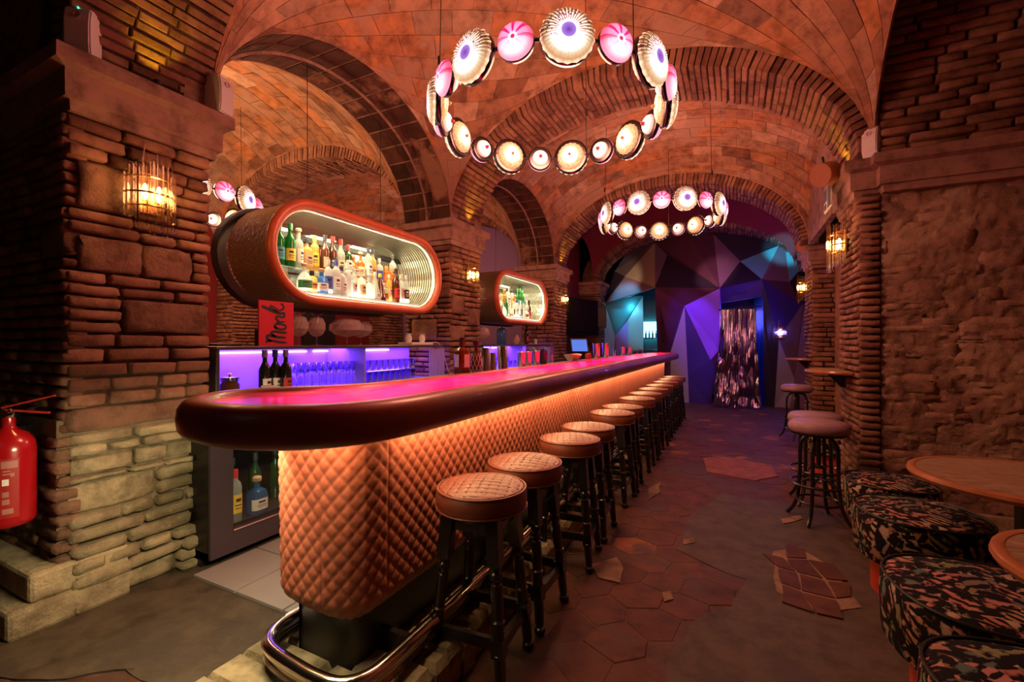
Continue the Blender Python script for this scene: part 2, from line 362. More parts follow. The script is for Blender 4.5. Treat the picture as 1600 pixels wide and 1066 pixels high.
capital(P2, XLL, XL, 4.55, 5.26)
P3 = pillar('brick pillar beyond the small bottle pod, round capital', XLL, XL, 8.05, 8.77, 'SE', False)
capital(P3, XLL, XL, 8.05, 8.77)
# right pillar A: stepped, rough face to the camera
PA = thing('brick_pillar', 'broad stepped brick and rubble pillar on the right behind the floral poufs', 'pillar', (0, 0, 0), 0, 'brick pillars')
MB().box(XR+.03, XR+.16, 4.58, 5.25, 0, SHAFT_Z0).build('core', M['mortar'], PA)
courses(PA, (XR, 4.55, 0), (1, 0, 0), (0, -1, 0), .15, .1, SHAFT_Z0-.02, M['brick'], ch=(.06, .075), bl=(.12, .2), rough=1.2)
rub = [(.0+.16, .55, 1.72, 1.92, M['stone']), (.2, .72, 2.12, 2.34, M['stone']), (.62, 1.0, 1.42, 1.6, M['stone']), (.18, .5, 1.0, 1.16, M['stone']), (.5, .9, .62, .80, M['stone']), (.30, .62, 1.28, 1.40, M['stone']), (.72, .98, 1.95, 2.1, M['stone'])]
M['rub'] = masonry('plastered_rubble', [(0, (.42, .25, .17)), (.5, (.54, .34, .23)), (1, (.32, .19, .13))], bump=1.0, bs=12, patch=((.52, .35, .24), .50))
n = 60; mz = 90; vs = []
for j in range(mz+1):
    for i in range(n+1):
        x = XR+.15+1.05*i/n; z = 2.62*j/mz; vs.append((x, 4.568-.022*noise.fractal(Vector((x*9, 0, z*16)), .6, 2, 4), z))
mb = MB(); mb.add(vs, [(j*(n+1)+i, j*(n+1)+i+1, (j+1)*(n+1)+i+1, (j+1)*(n+1)+i) for j in range(mz) for i in range(n)]); mb.box(XR+.15, 2.2, 4.68, 5.25, 0, 2.62); mb.build('rough_render', M['rub'], PA, True, fix=False)
courses(PA, (XR+.15, 4.575, 0), (1, 0, 0), (0, -1, 0), 1.05, .1, SHAFT_Z0-.02, M['rub'], [(a-.15, b-.15, c, d, M['rub']) for a, b, c, d, e in rub], ch=(.065, .09), bl=(.14, .42), proud=(-.008, .014), rough=1.5, skip=.06, gap=.010)
courses(PA, (XR, 4.55, 0), (0, 1, 0), (-1, 0, 0), .70, .1, SHAFT_Z0-.02, M['brick'])
MB().box(XR-.01, 2.1, 4.52, 5.27, 0, .12).build('plinth', M['lime'], PA)
# upper jamb of the side arch
capital(PA, XR, 2.2, 4.62, 5.26, 'capital')
capital(PA, XR+.17, 2.2, 4.52, 4.9, 'capital')
MB().box(XR+.16, 2.2, 4.56, 5.26, SPR, 5.15).build('jamb_core', M['mortar'], PA)
courses(PA, (XR+.13, 4.53, 0), (1, 0, 0), (0, -1, 0), 1.0, SPR, 4.75, M['brick'], ch=(.062, .082), bl=(.16, .42), proud=(0, .03))
PB = pillar('brick pillar on the right behind the small shelf table, further back', XR+.16, 1.9, 8.2, 8.95, 'SW', False)
capital(PB, XR+.16, 1.9, 8.2, 8.95)
PC = pillar('half hidden brick pillar beside the black speaker at the far left', XLL, -2.95, 10.75, 11.3, 'SE', False)
capital(PC, XLL, -2.95, 10.75, 11.3)
# ---------------------------------------------------------------- arches across the nave
def ell(cx, hx, rise, a, off=0): return cx+(hx+off)*math.cos(a), SPR+(rise+off)*math.sin(a)
def arch(label, cx, hx, rise, y0, y1, indiv, rings=3, mat='brick', step=.056, amin=0, amax=PI, th=.19, grp='brick arches of the vault'):
    T = thing('brick_arch', label, 'arch', (0, 0, 0), 0, grp)
    n = 64; mb = MB(); vs = []
    for i in range(n+1):
        a = PI*i/n; x, z = ell(cx, hx, rise, a, .02); X2, Z2 = ell(cx, hx, rise, a, th+.22)
        vs += [(x, y0+.025, z), (X2, y0+.025, Z2), (X2, y1-.025, Z2), (x, y1-.025, z)]
    fs = []
    for i in range(n):
        for k in range(4): fs.append((i*4+k, i*4+(k+1) % 4, i*4+4+(k+1) % 4, i*4+4+k))
    mb.add(vs, fs); mb.build('core', M['mortar'], T)
    # bricks, laid radially
    L = 0; m = 400; pts = []
    pa = None; tab = [0]
    for i in range(m+1):
        a = amin+(amax-amin)*i/m; p = ell(cx, hx, rise, a)
        if pa: tab.append(tab[-1]+math.dist(pa, p))
        pa = p
    L = tab[-1]; nb = int(L/step); jm = None if indiv else MB(); idx = 0
    dy = (y1-y0)/rings
    for i in range(nb):
        s = (i+.5)*L/nb
        while tab[idx+1] < s: idx += 1
        a = amin+(amax-amin)*(idx+.5)/m
        x, z = ell(cx, hx, rise, a); tx, tz = -hx*math.sin(a), rise*math.cos(a); l = math.hypot(tx, tz); tx /= l; tz /= l
        nx, nz = tz, -tx
        if nx*math.cos(a)/1+nz*math.sin(a) < 0: nx, nz = -nx, -nz
        wd = L/nb-.012
        off = random.uniform(-.01, .01)
        jit = [0]+[dy*r+random.uniform(-.06, .06) for r in range(1, rings)]+[y1-y0]
        for r in range(rings):
            ya, yb = y0+jit[r]+(.0 if r else 0)+.006, y0+jit[r+1]-.006
            o0 = random.uniform(-.006, .012)
            # box: radial from o0 to th, tangential wd, y from ya to yb
            c = []
            e = .006
            for (rr, ee) in ((o0, 1), (o0+e, 0), (th, 0)):
                for (tt, yy) in ((-1, 0), (1, 0), (1, 1), (-1, 1)):
                    w2 = wd/2-(e if ee else 0); Y = (ya+(e if ee else 0)-(.006*random.random() if r == 0 else 0)) if yy == 0 else (yb-(e if ee else 0))
                    c.append((x+nx*rr+tx*w2*tt, Y, z+nz*rr+tz*w2*tt))
            F = [(0, 1, 2, 3)]+[(q*4+k, q*4+4+k, q*4+4+(k+1) % 4, q*4+(k+1) % 4) for q in range(2) for k in range(4)]
            if jm is not None: jm.add(c, F)
            else:
                b = MB(); b.add(c, F); link('brick', b.mesh('brick', M[mat]), T)
    if jm: o = jm.build('brickwork', M[mat], T, fix=False); o['kind'] = 'stuff'
    return T
CX = (XL+XR)/2; HX = (XR-XL)/2
arch('brick arch springing from the left pillar above the camera', CX, HX, 1.2, 1.05, 1.76, False)
arch('wide brick arch behind the large ring chandelier, spanning the aisle', CX, HX, 1.2, 4.55, 5.26, True, 3, step=.060)
arch('second brick arch over the aisle behind the small ring chandelier', CX, HX, 1.2, 8.05, 8.77, False)
arch('lowest brick arch framing the dark faceted wall', -.85, 2.1, 1.05, 10.7, 11.3, False)
LX0, LX1 = -7.78, XLL; LCX = (LX0+LX1)/2; LHX = (LX1-LX0)/2
arch('brick arch in the golden back room above the bottle pod', LCX, LHX, 1.2, 4.55, 5.26, False, 4)
arch('further brick arch in the back room seen past the pillars', LCX, LHX, 1.2, 8.05, 8.77, False, 3)
# ---------------------------------------------------------------- vaults
def sail(cx, hx, yc, hy, A, B, p, q):
    u, v = math.sin(p*PI/2), math.sin(q*PI/2)
    return Vector((cx+hx*u, yc+hy*v, SPR+math.sqrt(max(0, A*A*(1-u*u)+B*B*(1-v*v)))))
def vault(x0, x1, y0, y1, A, B, mat, name='ceiling', tiles=None, ang=45, tl=.34, tw=.19, seen=True, shell='plaster'):
    cx, hx, yc, hy = (x0+x1)/2, (x1-x0)/2, (y0+y1)/2, (y1-y0)/2
    n = 40; mb = MB(); vs = [sail(cx, hx, yc, hy, A, B, -1+2*i/n, -1+2*j/n) for j in range(n+1) for i in range(n+1)]
    vs = [(p.x, p.y, p.z+.002) for p in vs]
    mb.add(vs, [(j*(n+1)+i, j*(n+1)+i+1, (j+1)*(n+1)+i+1, (j+1)*(n+1)+i) for j in range(n) for i in range(n)])
    o = struct(mb.build(name, M[shell], None, True, fix=False))
    if not tiles: return o
    PX, PY = hx*1.25, hy*1.35      # metres per unit of p, q
    ca, sa = math.cos(math.radians(ang)), math.sin(math.radians(ang)); cnt = 0; lst = []
    R = int(8/tw)
    for r in range(-R, R):
        for c in range(-R, R):
            a0 = (c+(.5 if r % 2 else 0))*tl; b0 = r*tw
            def q(a, b):
                X, Y = a*ca-b*sa, a*sa+b*ca; return X/PX, Y/PY
            pc = q(a0+tl/2, b0+tw/2)
            if abs(pc[0]) > 1.02 or abs(pc[1]) > 1.02: continue
            w3 = sail(cx, hx, yc, hy, A, B, max(-1, min(1, pc[0])), max(-1, min(1, pc[1])))
            D = -w3.x*sn+w3.y*cs; S = w3.x*cs+w3.y*sn
            if D < .3: continue
            U, V = 800+FPX*S/D, HOR-FPX*(w3.z-HC)/D
            if U < -40 or U > 1640 or V < -40: continue
            if U < 340 and x0 < -4: continue
            lst.append((D, a0, b0, q))
    lst.sort(key=lambda e: e[0]); jm = MB()
    for k, (D, a0, b0, q) in enumerate(lst):
        g = .004; top = []; bot = []; dd = random.uniform(.0, .010); cnx = 3; cny = 2
        for j in range(cny):
            for i in range(cnx):
                a = a0+g+(tl-2*g)*i/(cnx-1); b = b0+g+(tw-2*g)*j/(cny-1)
                pp = q(a, b); pp = (max(-1, min(1, pp[0])), max(-1, min(1, pp[1])))
                s = sail(cx, hx, yc, hy, A, B, *pp); s2 = sail(cx, hx, yc, hy, A, B, pp[0]*.98, pp[1]*.98)
                dn = Vector((cx, yc, 1.8))-s; dn.normalize(); dn.z = min(dn.z, -.1)
                bot.append(s+dn*(.003+dd*.5)); top.append(s-dn*.02)
        m = MB(); nb = len(bot)
        rim = [0, 1, 2, 5, 4, 3]
        F = [(0, 1, 4, 3), (1, 2, 5, 4)]+[(rim[i], rim[(i+1) % 6], nb+rim[(i+1) % 6], nb+rim[i]) for i in range(6)]
        if k < 290 and D < 9.5: m.add(bot+top, F); link('tile', m.mesh('tile', M[tiles]), o)
        else: jm.add(bot+top, F)
    if jm.v: s = jm.build('tiles', M[tiles], o, fix=False); s['kind'] = 'stuff'
    return o
vault(XL, XR+.1, 1.76, 4.55, 1.38, 1.1, None, 'ceiling', 'tile', 38, .36, .21)
vault(XL, XR+.1, 5.26, 8.05, 1.38, 1.1, None, 'ceiling', 'tile', 0, .36, .21)
vault(XL, XR+.2, 8.77, 10.7, 1.2, .9, None, 'ceiling', shell='redpaint')
vault(LX0, LX1, 1.76, 4.55, 1.38, 1.1, None, 'ceiling', 'tile', 90, .38, .20)
vault(LX0, LX1, 5.26, 8.05, 1.38, 1.1, None, 'ceiling', 'tile', 45, .38, .22)
# ---------------------------------------------------------------- side arches of the left row: dark tiled soffits with a conduit
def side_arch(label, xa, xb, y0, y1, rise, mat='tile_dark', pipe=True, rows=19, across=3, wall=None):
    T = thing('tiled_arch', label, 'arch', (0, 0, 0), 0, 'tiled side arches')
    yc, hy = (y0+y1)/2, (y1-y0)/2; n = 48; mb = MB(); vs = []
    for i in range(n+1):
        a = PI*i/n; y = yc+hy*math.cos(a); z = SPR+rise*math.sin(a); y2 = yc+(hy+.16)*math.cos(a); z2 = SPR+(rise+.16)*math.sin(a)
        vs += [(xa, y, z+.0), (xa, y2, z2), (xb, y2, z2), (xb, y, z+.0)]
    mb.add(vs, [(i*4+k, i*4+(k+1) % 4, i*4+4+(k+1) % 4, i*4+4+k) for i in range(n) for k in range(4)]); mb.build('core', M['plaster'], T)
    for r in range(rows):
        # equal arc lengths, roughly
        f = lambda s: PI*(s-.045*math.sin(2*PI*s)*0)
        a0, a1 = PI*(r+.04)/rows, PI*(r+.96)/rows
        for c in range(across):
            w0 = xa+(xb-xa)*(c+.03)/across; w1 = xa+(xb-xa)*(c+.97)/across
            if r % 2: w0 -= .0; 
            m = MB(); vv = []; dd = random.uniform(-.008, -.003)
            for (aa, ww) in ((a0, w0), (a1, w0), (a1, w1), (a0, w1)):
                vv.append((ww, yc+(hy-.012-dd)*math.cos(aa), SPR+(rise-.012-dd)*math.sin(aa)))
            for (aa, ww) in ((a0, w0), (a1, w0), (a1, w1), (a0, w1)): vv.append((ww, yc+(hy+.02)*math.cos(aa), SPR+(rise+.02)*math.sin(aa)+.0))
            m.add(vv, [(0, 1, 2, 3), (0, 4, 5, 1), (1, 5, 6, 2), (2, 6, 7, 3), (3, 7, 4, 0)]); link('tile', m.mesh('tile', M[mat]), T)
    if pipe:
        xm = (xa+xb)/2+.03; p = MB(); p.tube([(xm, yc+(hy-.045)*math.cos(a), SPR+(rise-.045)*math.sin(a)) for a in [PI*i/30 for i in range(0, 31)]], .014, 6)
        p.build('conduit', M['capital'], T, True)
    return T
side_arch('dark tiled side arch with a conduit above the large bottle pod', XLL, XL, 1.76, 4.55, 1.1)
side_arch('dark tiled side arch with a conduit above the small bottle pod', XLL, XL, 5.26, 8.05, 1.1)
# ---------------------------------------------------------------- room shell
def S(name, mb, mat, smooth=False): return struct(mb.build(name, mat, None, smooth))
S('wall_right', MB().box(2.1, 2.3, -1, 12.5, 0, 5.4), M['stone'])
MB_ = MB().box(XR+.45, XR+.6, 5.26, 8.2, 0, 5.0); S('wall_right_recess', MB_, M['brick']); S('wall_right_lunette', MB().box(XR+.09, XR+.16, 5.27, 8.19, 2.88, 5.1), M['plaster'])
S('wall_left', MB().box(-8.0, LX0, -1, 12.5, 0, 5.2), M['redpaint'])
S('wall_left_front', MB().box(-8.0, XLL-.2, .95, 1.2, 0, 2.9).box(-8.0, XL-.37, 1.08, 1.3, 2.9, 5.2), M['stone'])
S('ceiling_slab', MB().box(-8.0, 2.3, -1.2, 12.6, 5.2, 5.4), M['plaster'])
S('wall_far', MB().box(-8.0, 2.3, 12.9, 13.0, 0, 5.2), M['black'])
S('wall_far_left', MB().box(-8.0, XLL, 8.8, 8.9, 0, 5.2), M['purplewall'] if 'purplewall' in M else M['l_purplep'])
# left side of third bay: red wall
S('wall_bar_end', MB().box(XLL, XLL+.35, 8.77, 10.75, 0, 4.4), M['redpaint'])
# masonry above arches between vaults (hides gaps)
# ---------------------------------------------------------------- floor
fl = S('floor', MB().box(-8.0, 2.3, -1.2, 13.0, -.12, -.003), M['floorgrout'])
def inpoly(x, y, P):
    c = False; j = len(P)-1
    for i in range(len(P)):
        if (P[i][1] > y) != (P[j][1] > y) and x < (P[j][0]-P[i][0])*(y-P[i][1])/(P[j][1]-P[i][1])+P[i][0]: c = not c
        j = i
    return c
def fpoly(pts): return [tuple(pix(u, v, z=0).xy) for u, v in pts]
def rag(P, amp=.03, n=6, seed=0):
    out = []
    for i in range(len(P)):
        a = Vector(P[i]).to_2d() if len(P[i]) == 2 else Vector(P[i][:2]); b = Vector(P[(i+1) % len(P)][:2]); m = max(2, int((b-a).length/.07))
        for k in range(m):
            q = a.lerp(b, k/m); d = noise.noise_vector(Vector((q.x*6+seed, q.y*6, 3.1)))*amp
            out.append((q.x+d.x, q.y+d.y))
    return out
conc = fpoly([(1040, 1066), (1055, 1010), (1090, 965), (1140, 948), (1165, 905), (1110, 885), (1062, 860), (1080, 805), (1130, 772), (1210, 785), (1300, 800), (1345, 860), (1400, 900), (1480, 1066)])
conc = [(conc[0][0]-.05, .9)]+conc+[(1.2, .9)]
hole = fpoly([(1208, 862), (1250, 857), (1300, 890), (1345, 950), (1290, 962), (1212, 925)])
def earcap(mb, P, z):
    """triangulated flat polygon with thickness"""
    bm = bmesh.new(); vs = [bm.verts.new((x, y, z)) for x, y in P]; f = bm.faces.new(vs)
    if f.normal.z < 0: f.normal_flip()
    r = bmesh.ops.extrude_face_region(bm, geom=[f]); bmesh.ops.translate(bm, vec=(0, 0, -.03), verts=[e for e in r['geom'] if isinstance(e, bmesh.types.BMVert)])
    bmesh.ops.triangulate(bm, faces=bm.faces[:]); bm.verts.index_update()
    mb.add([q.co.copy() for q in bm.verts], [[q.index for q in f.verts] for f in bm.faces]); bm.free()
mb = MB(); earcap(mb, rag(conc, .04), .002); cp = mb.build('concrete_patch', M['concrete'], fl)
lc = [(-3.3, .85), (-2.35, .98), (-2.0, 1.0), (-1.75, .60), (-1.0, .55), (-1.0, 3), (-2.9, 3), (-3.3, 3)]
mb = MB(); earcap(mb, rag(lc, .03), .004); mb.build('concrete_patch', M['concrete'], fl)
mb = MB(); earcap(mb, rag([(-5, .2), (-3.0, .62), (-2.6, .78), (-2.3, 1.0), (-3.0, 1.2), (-5, 1.2)], .03), .006); mb.build('concrete_patch', M['concrete'], fl)
# broken tiles showing through the patch
M['pinkpatch'] = masonry('red_cement', [(0, (.26, .09, .05)), (1, (.30, .11, .06))], bump=.3, rough=.6)
hx_, hy_ = zip(*hole); hc = (sum(hx_)/6, sum(hy_)/6)
mb = MB(); earcap(mb, rag(hole, .02), .006); mb.build('mortar_patch', M['whitegrout'], fl)
random.seed(5)
gx0, gx1, gy0, gy1 = min(hx_), max(hx_), min(hy_), max(hy_)
nx_, ny_ = 3, 4
grid = {(i, j): (gx0+(gx1-gx0)*i/nx_+random.uniform(-.05, .05), gy0+(gy1-gy0)*j/ny_+random.uniform(-.04, .04)) for i in range(nx_+1) for j in range(ny_+1)}
for i in range(nx_):
    for j in range(ny_):
        q = [grid[i, j], grid[i+1, j], grid[i+1, j+1], grid[i, j+1]]; c = (sum(p[0] for p in q)/4, sum(p[1] for p in q)/4)
        if not inpoly(c[0], c[1], hole): continue
        q = [(c[0]+(p[0]-c[0])*.87, c[1]+(p[1]-c[1])*.87) for p in q]
        m = MB(); earcap(m, rag(q, .012, seed=i), .012); link('tile', m.mesh('tile', M['floortile']), fl)
for P_, mt in (([(925, 884), (962, 872), (975, 890), (968, 912), (935, 905)], 'whitegrout'), ([(1035, 928), (1050, 925), (1054, 938), (1040, 944)], 'whitegrout'), ([(1098, 716), (1130, 714), (1205, 728), (1216, 745), (1180, 752), (1105, 738)], 'pinkpatch'), ([(1012, 764), (1032, 755), (1030, 770), (1014, 782)], 'whitegrout'), ([(1218, 812), (1250, 806), (1256, 812), (1224, 820)], 'whitegrout'), ([(1066, 845), (1082, 842), (1084, 850), (1068, 852)], 'whitegrout')):
    mb = MB(); earcap(mb, rag(fpoly(P_), .015), .0075); mb.build('plaster_patch', M[mt], fl)
# hexagonal terracotta
R = .14; cnt = 0; jm = MB(); cells = []
for r in range(0, 60):
    for c in range(-12, 12):
        x = c*R*1.74+(R*.87 if r % 2 else 0); y = .85+r*R*1.5
        if x < -1.02 or x > 1.9 or y > 11.4: continue
        if inpoly(x, y, conc): continue
        cells.append((y, x))
for c in range(-40, -18):
    for r in range(0, 3):
        x = c*R*1.0+(R*.87 if r % 2 else 0)
for x, y in ((-2.75, .62), (-2.55, .72), (-2.35, .82), (-2.2, .9), (-2.42, .62), (-2.25, .72), (-2.08, .86), (-2.62, .55), (-1.98, .72), (-2.12, .58), (-2.3, .5), (-3.0, .5), (-3.2, .42), (-2.85, .42)): cells.append((y, x))
cells.sort()
for k, (y, x) in enumerate(cells):
    rr = R*.965; ps = []
    for a in range(6):
        t = PI/2+a*PI/3; cx_, cy_ = x+R*math.cos(t), y+R*math.sin(t); jv = noise.noise_vector(Vector((cx_*7, cy_*7, 1)))*.07
        ps.append((x+(cx_+jv.x-x)*.985, y+(cy_+jv.y-y)*.985))
    zt = random.uniform(-.0025, .0015)-.0; m = jm if k >= 292 else MB()
    n = 6; e = .006
    vs = [(px_, py_, -.03) for px_, py_ in ps]+[(px_, py_, zt-.004) for px_, py_ in ps]+[(x+(px_-x)*.96, y+(py_-y)*.96, zt) for px_, py_ in ps]
    F = [tuple(range(12, 18))]+[(q*6+i, q*6+(i+1) % 6, q*6+6+(i+1) % 6, q*6+6+i) for q in range(2) for i in range(6)]
    m.add(vs, F)
    if k < 292: link('tile', m.mesh('tile', M['floortile']), fl)
if jm.v: o = jm.build('tiles', M['floortile'], fl, fix=False); o['kind'] = 'stuff'
# pale kitchen tiles behind the bar
for i in range(3):
    for j in range(8):
        mb = MB(); mb.bbox(-2.88+i*.40, -2.49+i*.40, 1.55+j*.40, 1.94+j*.40, -.01, .022, .004); mb.build('tile', M['kitchentile'], fl)
# stone ledge carrying the bar
random.seed(11)
lg = thing('stone_ledge', 'rough limed stone ledge that carries the quilted bar counter', 'ledge', (0, 0, 0))
MB().box(-1.72, -1.10, .95, 9.5, -.01, .12).build('bed', M['limemortar'], lg)
y = .80
while y < 9.4:
    l = random.uniform(.07, .14) if y < 3 else random.uniform(.25, .5)
    for (xa, xb) in ((-1.80, -1.40), (-1.40, -1.02)):
        mb = MB(); j = random.uniform(-.03, .03); a = .03 if xa > -1.5 else 0
        dx0 = -.0 if y > 1.0 else .12*(1.0-y)
        vs = []
        for zz, ins in ((0, 0), (.12, .0), (.155, .02)):
            vs += [(xa+ins+.004+dx0, y+ins+j*.3, zz+random.uniform(-.006, .006)), (xb-ins+j*.4*(xa > -1.5)-dx0, y+ins+j*.3, zz+random.uniform(-.006, .006)), (xb-ins+j*.4*(xa > -1.5), y+l-ins*.6, zz+random.uniform(-.006, .006)), (xa+ins+.004, y+l-ins*.6, zz+random.uniform(-.006, .006))]
        mb.add(vs, [(8, 9, 10, 11)]+[(q*4+k, q*4+(k+1) % 4, q*4+4+(k+1) % 4, q*4+4+k) for q in range(2) for k in range(4)])
        mb.build('stone', M['lime'], lg)
    y += l
# ================================================================ BAR COUNTER
random.seed(21)
def catmull(P, n=6):
    out = []
    for i in range(1, len(P)-2):
        p0, p1, p2, p3 = [Vector(q) for q in P[i-1:i+3]]
        for k in range(n):
            t = k/n; out.append(.5*((2*p1)+(-p0+p2)*t+(2*p0-5*p1+4*p2-p3)*t*t+(-p0+3*p1-3*p2+p3)*t**3))
    out.append(Vector(P[-2])); return out
lobe = [(-.95, 2.0), (-.95, 1.5), (-.955, 1.25), (-.985, 1.08), (-1.05, .95), (-1.16, .85), (-1.32, .79), (-1.48, .785), (-1.63, .82), (-1.75, .92), (-1.82, 1.06), (-1.81, 1.2), (-1.73, 1.32), (-1.64, 1.42), (-1.575, 1.56), (-1.55, 1.75), (-1.545, 1.95)]
YE = 9.35
line = [(-.95, YE-.12)]+[(-.95, y) for y in (8, 6, 4, 3, 2.2)]+[tuple(p) for p in catmull([(-.95, 2.6)]+lobe+[(-1.545, 2.4)], 4)]
endc = [(-1.45, YE), (-1.2, YE), (-1.03, YE-.02), (-.965, YE-.08)]
path = endc+line+[(-1.545, 3), (-1.545, 5), (-1.545, 8), (-1.545, YE)]
PINKW = 8
bar = thing('bar_counter', 'long bar counter with a pink top, dark rounded rim and quilted tan leather front', 'counter', (0, 0, 0))
# resin top, inset
def inset(P, d):
    out = []
    for i, p in enumerate(P):
        a = Vector(P[max(0, i-1)]); b = Vector(P[min(len(P)-1, i+1)]); t = (b-a).normalized(); n = Vector((-t.y, t.x)); out.append((p[0]-n.x*d*-1*-1, p[1]-n.y*d))
    return out
def off(P, d):
    out = []
    for i in range(len(P)):
        a = Vector(P[max(0, i-1)]); b = Vector(P[min(len(P)-1, i+1)]); t = (b-a).normalized(); out.append((P[i][0]+t.y*d, P[i][1]-t.x*d))
    return out
# path runs from far end along the front toward the camera, round the lobe and back: interior lies on the right-hand side (-x)
inn = off(path[0:], .055)
chk = inn[10]; sgn = 1 if chk[0] < path[10][0] else -1
inn = off(path, .055*sgn)
mb = MB(); earcap(mb, inn, 1.200); mb.build('top', M['pinktop'], bar)
mb = MB(); earcap(mb, off(path, .035*sgn), 1.168); mb.build('underside', M['blackwood'], bar)
# thick rounded rim swept along front and lobe, thin at the back
def sweep(path, prof, closed=False):
    """prof: (outward offset, z) list"""
    n = len(path); vs = []; fs = []; m = len(prof[0])
    for i in range(n):
        for (o, z) in prof[i]:
            q = off(path, -o*sgn)[i] if False else None
        vs += []
    return vs
def rim(path, secs, name, mat, parent):
    vs = []; n = len(path); m = len(secs[0])
    for i in range(n):
        a = Vector(path[max(0, i-1)]); b = Vector(path[min(n-1, i+1)]); t = (b-a).normalized(); nx, ny = t.y*sgn, -t.x*sgn
        for (o, z) in secs[i]: vs.append((path[i][0]+nx*o, path[i][1]+ny*o, z))
    fs = [(i*m+k, i*m+(k+1) % m, (i+1)*m+(k+1) % m, (i+1)*m+k) for i in range(n-1) for k in range(m)]+[tuple(range(m))[::-1], tuple((n-1)*m+k for k in range(m))]
    mb = MB(); mb.add(vs, fs); return mb.build(name, mat, parent, True)
def sec(wd, h, zt):
    s = []
    for k in range(14):
        a = 2*PI*k/14; ca, sa = math.cos(a), math.sin(a)
        s.append((wd/2-wd/2*math.copysign(abs(ca)**.8, ca), zt-h/2+h/2*math.copysign(abs(sa)**.8, sa)))
    return s
secs = []
for i, p in enumerate(path):
    back = p[0] < -1.5 and p[1] > 1.45
    k = min(1, max(0, (p[1]-1.45)/.5)) if p[0] < -1.5 else 0
    secs.append(sec(.115-.075*k, .135-.085*k, 1.216-.008*k))
rim(path, secs, 'rim', M['copperwood'], bar)
rim([p for p in line[:-3]], [[(.04, 1.085), (.10, 1.085), (.10, 1.10), (.04, 1.10)] for p in line[:-3]], 'under_trim', M['copperwood'], bar)
# bevel line between rim and top
# quilted panels: real diamond relief
ppath = [(-1.67, 1.36), (-1.672, 1.25), (-1.66, 1.215), (-1.62, 1.195), (-1.55, 1.185), (-1.45, 1.18), (-1.38, 1.18), (-1.32, 1.19), (-1.27, 1.215), (-1.235, 1.26), (-1.222, 1.32), (-1.22, 1.4), (-1.22, 1.6), (-1.22, 2.0), (-1.22, YE-.1)]
cum = [0]
for a, b in zip(ppath[:-1], ppath[1:]): cum.append(cum[-1]+math.dist(a, b))
def at_s(s):
    s = max(0, min(cum[-1]-1e-5, s)); i = 0
    while cum[i+1] < s: i += 1
    k = (s-cum[i])/(cum[i+1]-cum[i]); a, b = ppath[i], ppath[i+1]
    return a[0]+(b[0]-a[0])*k, a[1]+(b[1]-a[1])*k
def nrm_s(s):
    a = at_s(s-.03); b = at_s(s+.03); t = Vector((b[0]-a[0], b[1]-a[1])).normalized(); return Vector((t.y, -t.x))
ZB, ZT = .345, 1.06
DW, DH = .064, .070
def quilt(s0, s1, ds, dz, name='quilted_panel'):
    ns = max(2, round((s1-s0)/ds)); nz = round((ZT-ZB)/dz); vs = []; fs = []
    for i in range(ns+1):
        s = s0+(s1-s0)*i/ns; x, y = at_s(s); n = nrm_s(s)
        for j in range(nz+1):
            z = ZB+(ZT-ZB)*j/nz
            a = ((s/DW+z/DH) % 1); b = ((s/DW-z/DH) % 1)
            da, db = min(a, 1-a)*2, min(b, 1-b)*2
            hgt = .0052*(1-(1-min(1, da/.55))**2)*(1-(1-min(1, db/.55))**2)+.001*da*db
            seam = min(abs(s-s0), abs(s-s1)); hgt *= min(1, seam/.008)**.5 if seam < .008 else 1
            tz = (z-ZB)/(ZT-ZB)
            tuck = -.05*max(0, (.12-tz)/.12)**2 - .012*(1-tz)
            o = hgt+tuck; vs.append((x+n.x*o, y+n.y*o, z))
    for i in range(ns):
        for j in range(nz):
            q = i*(nz+1)+j; fs.append((q, q+nz+1, q+nz+2, q+1))
    mb = MB(); mb.add(vs, fs); return mb.build(name, M['leather'], bar, True, fix=False)
sm = [0, .20, .43, .72, 2.05, 3.4, 4.75, 6.1, 7.45, cum[-1]]
nn = nrm_s(2.0)
if nn.x < 0:
    _n = nrm_s
    def nrm_s(s): return -_n(s)
for a, b in zip(sm[:-1], sm[1:]):
    k = 1 if a < 2 else (1.3 if a < 4 else 2)
    quilt(a, b, .0064*k, .0070*k)
MB().box(-1.63, -1.32, 1.34, YE-.12, .345, 1.15).build('carcass', M['black'], bar)
# black kick plate
kp = [(at_s(s)[0]-nrm_s(s).x*.075, at_s(s)[1]-nrm_s(s).y*.075) for s in [i*.03 for i in range(2, 34)]+[cum[-1]]]
mb = MB(); 
vs = [(x, y, z) for z in (.13, .36) for x, y in kp]; n = len(kp)
mb.add(vs, [(i, i+1, n+i+1, n+i) for i in range(n-1)]); mb.build('kick_plate', M['black'], bar, True, fix=False)
# chrome foot rail
rp = [(-1.60, 2.0), (-1.655, 1.6), (-1.665, 1.30), (-1.655, 1.20), (-1.61, 1.135), (-1.53, 1.105), (-1.40, 1.09), (-1.28, 1.085), (-1.19, 1.10), (-1.135, 1.16), (-1.12, 1.26), (-1.12, 1.5), (-1.12, 2.2), (-1.12, 4), (-1.12, 7), (-1.12, YE-.1)]
rpp = [tuple(p) for p in catmull([(-1.6, 2.4)]+rp+[(-1.12, YE+1)], 4)]
# rail foot is a flat strip with a round tube on it
mb = MB(); mb.tube([(x, y, .245) for x, y in rpp], .026, 10); rl = mb.build('foot_rail', M['chrome'], bar, True)
mb = MB(); mb.tube([(x, y, .195) for x, y in rpp], .020, 8); mb.build('lower_rail', M['chrome'], bar, True)
for y in [1.2+.9*i for i in range(10)]:
    mb = MB(); mb.bbox(-1.3, -1.12, y+.2, y+.23, .15, .24, .004); mb.build('rail_bracket', M['darkmetal'], bar)
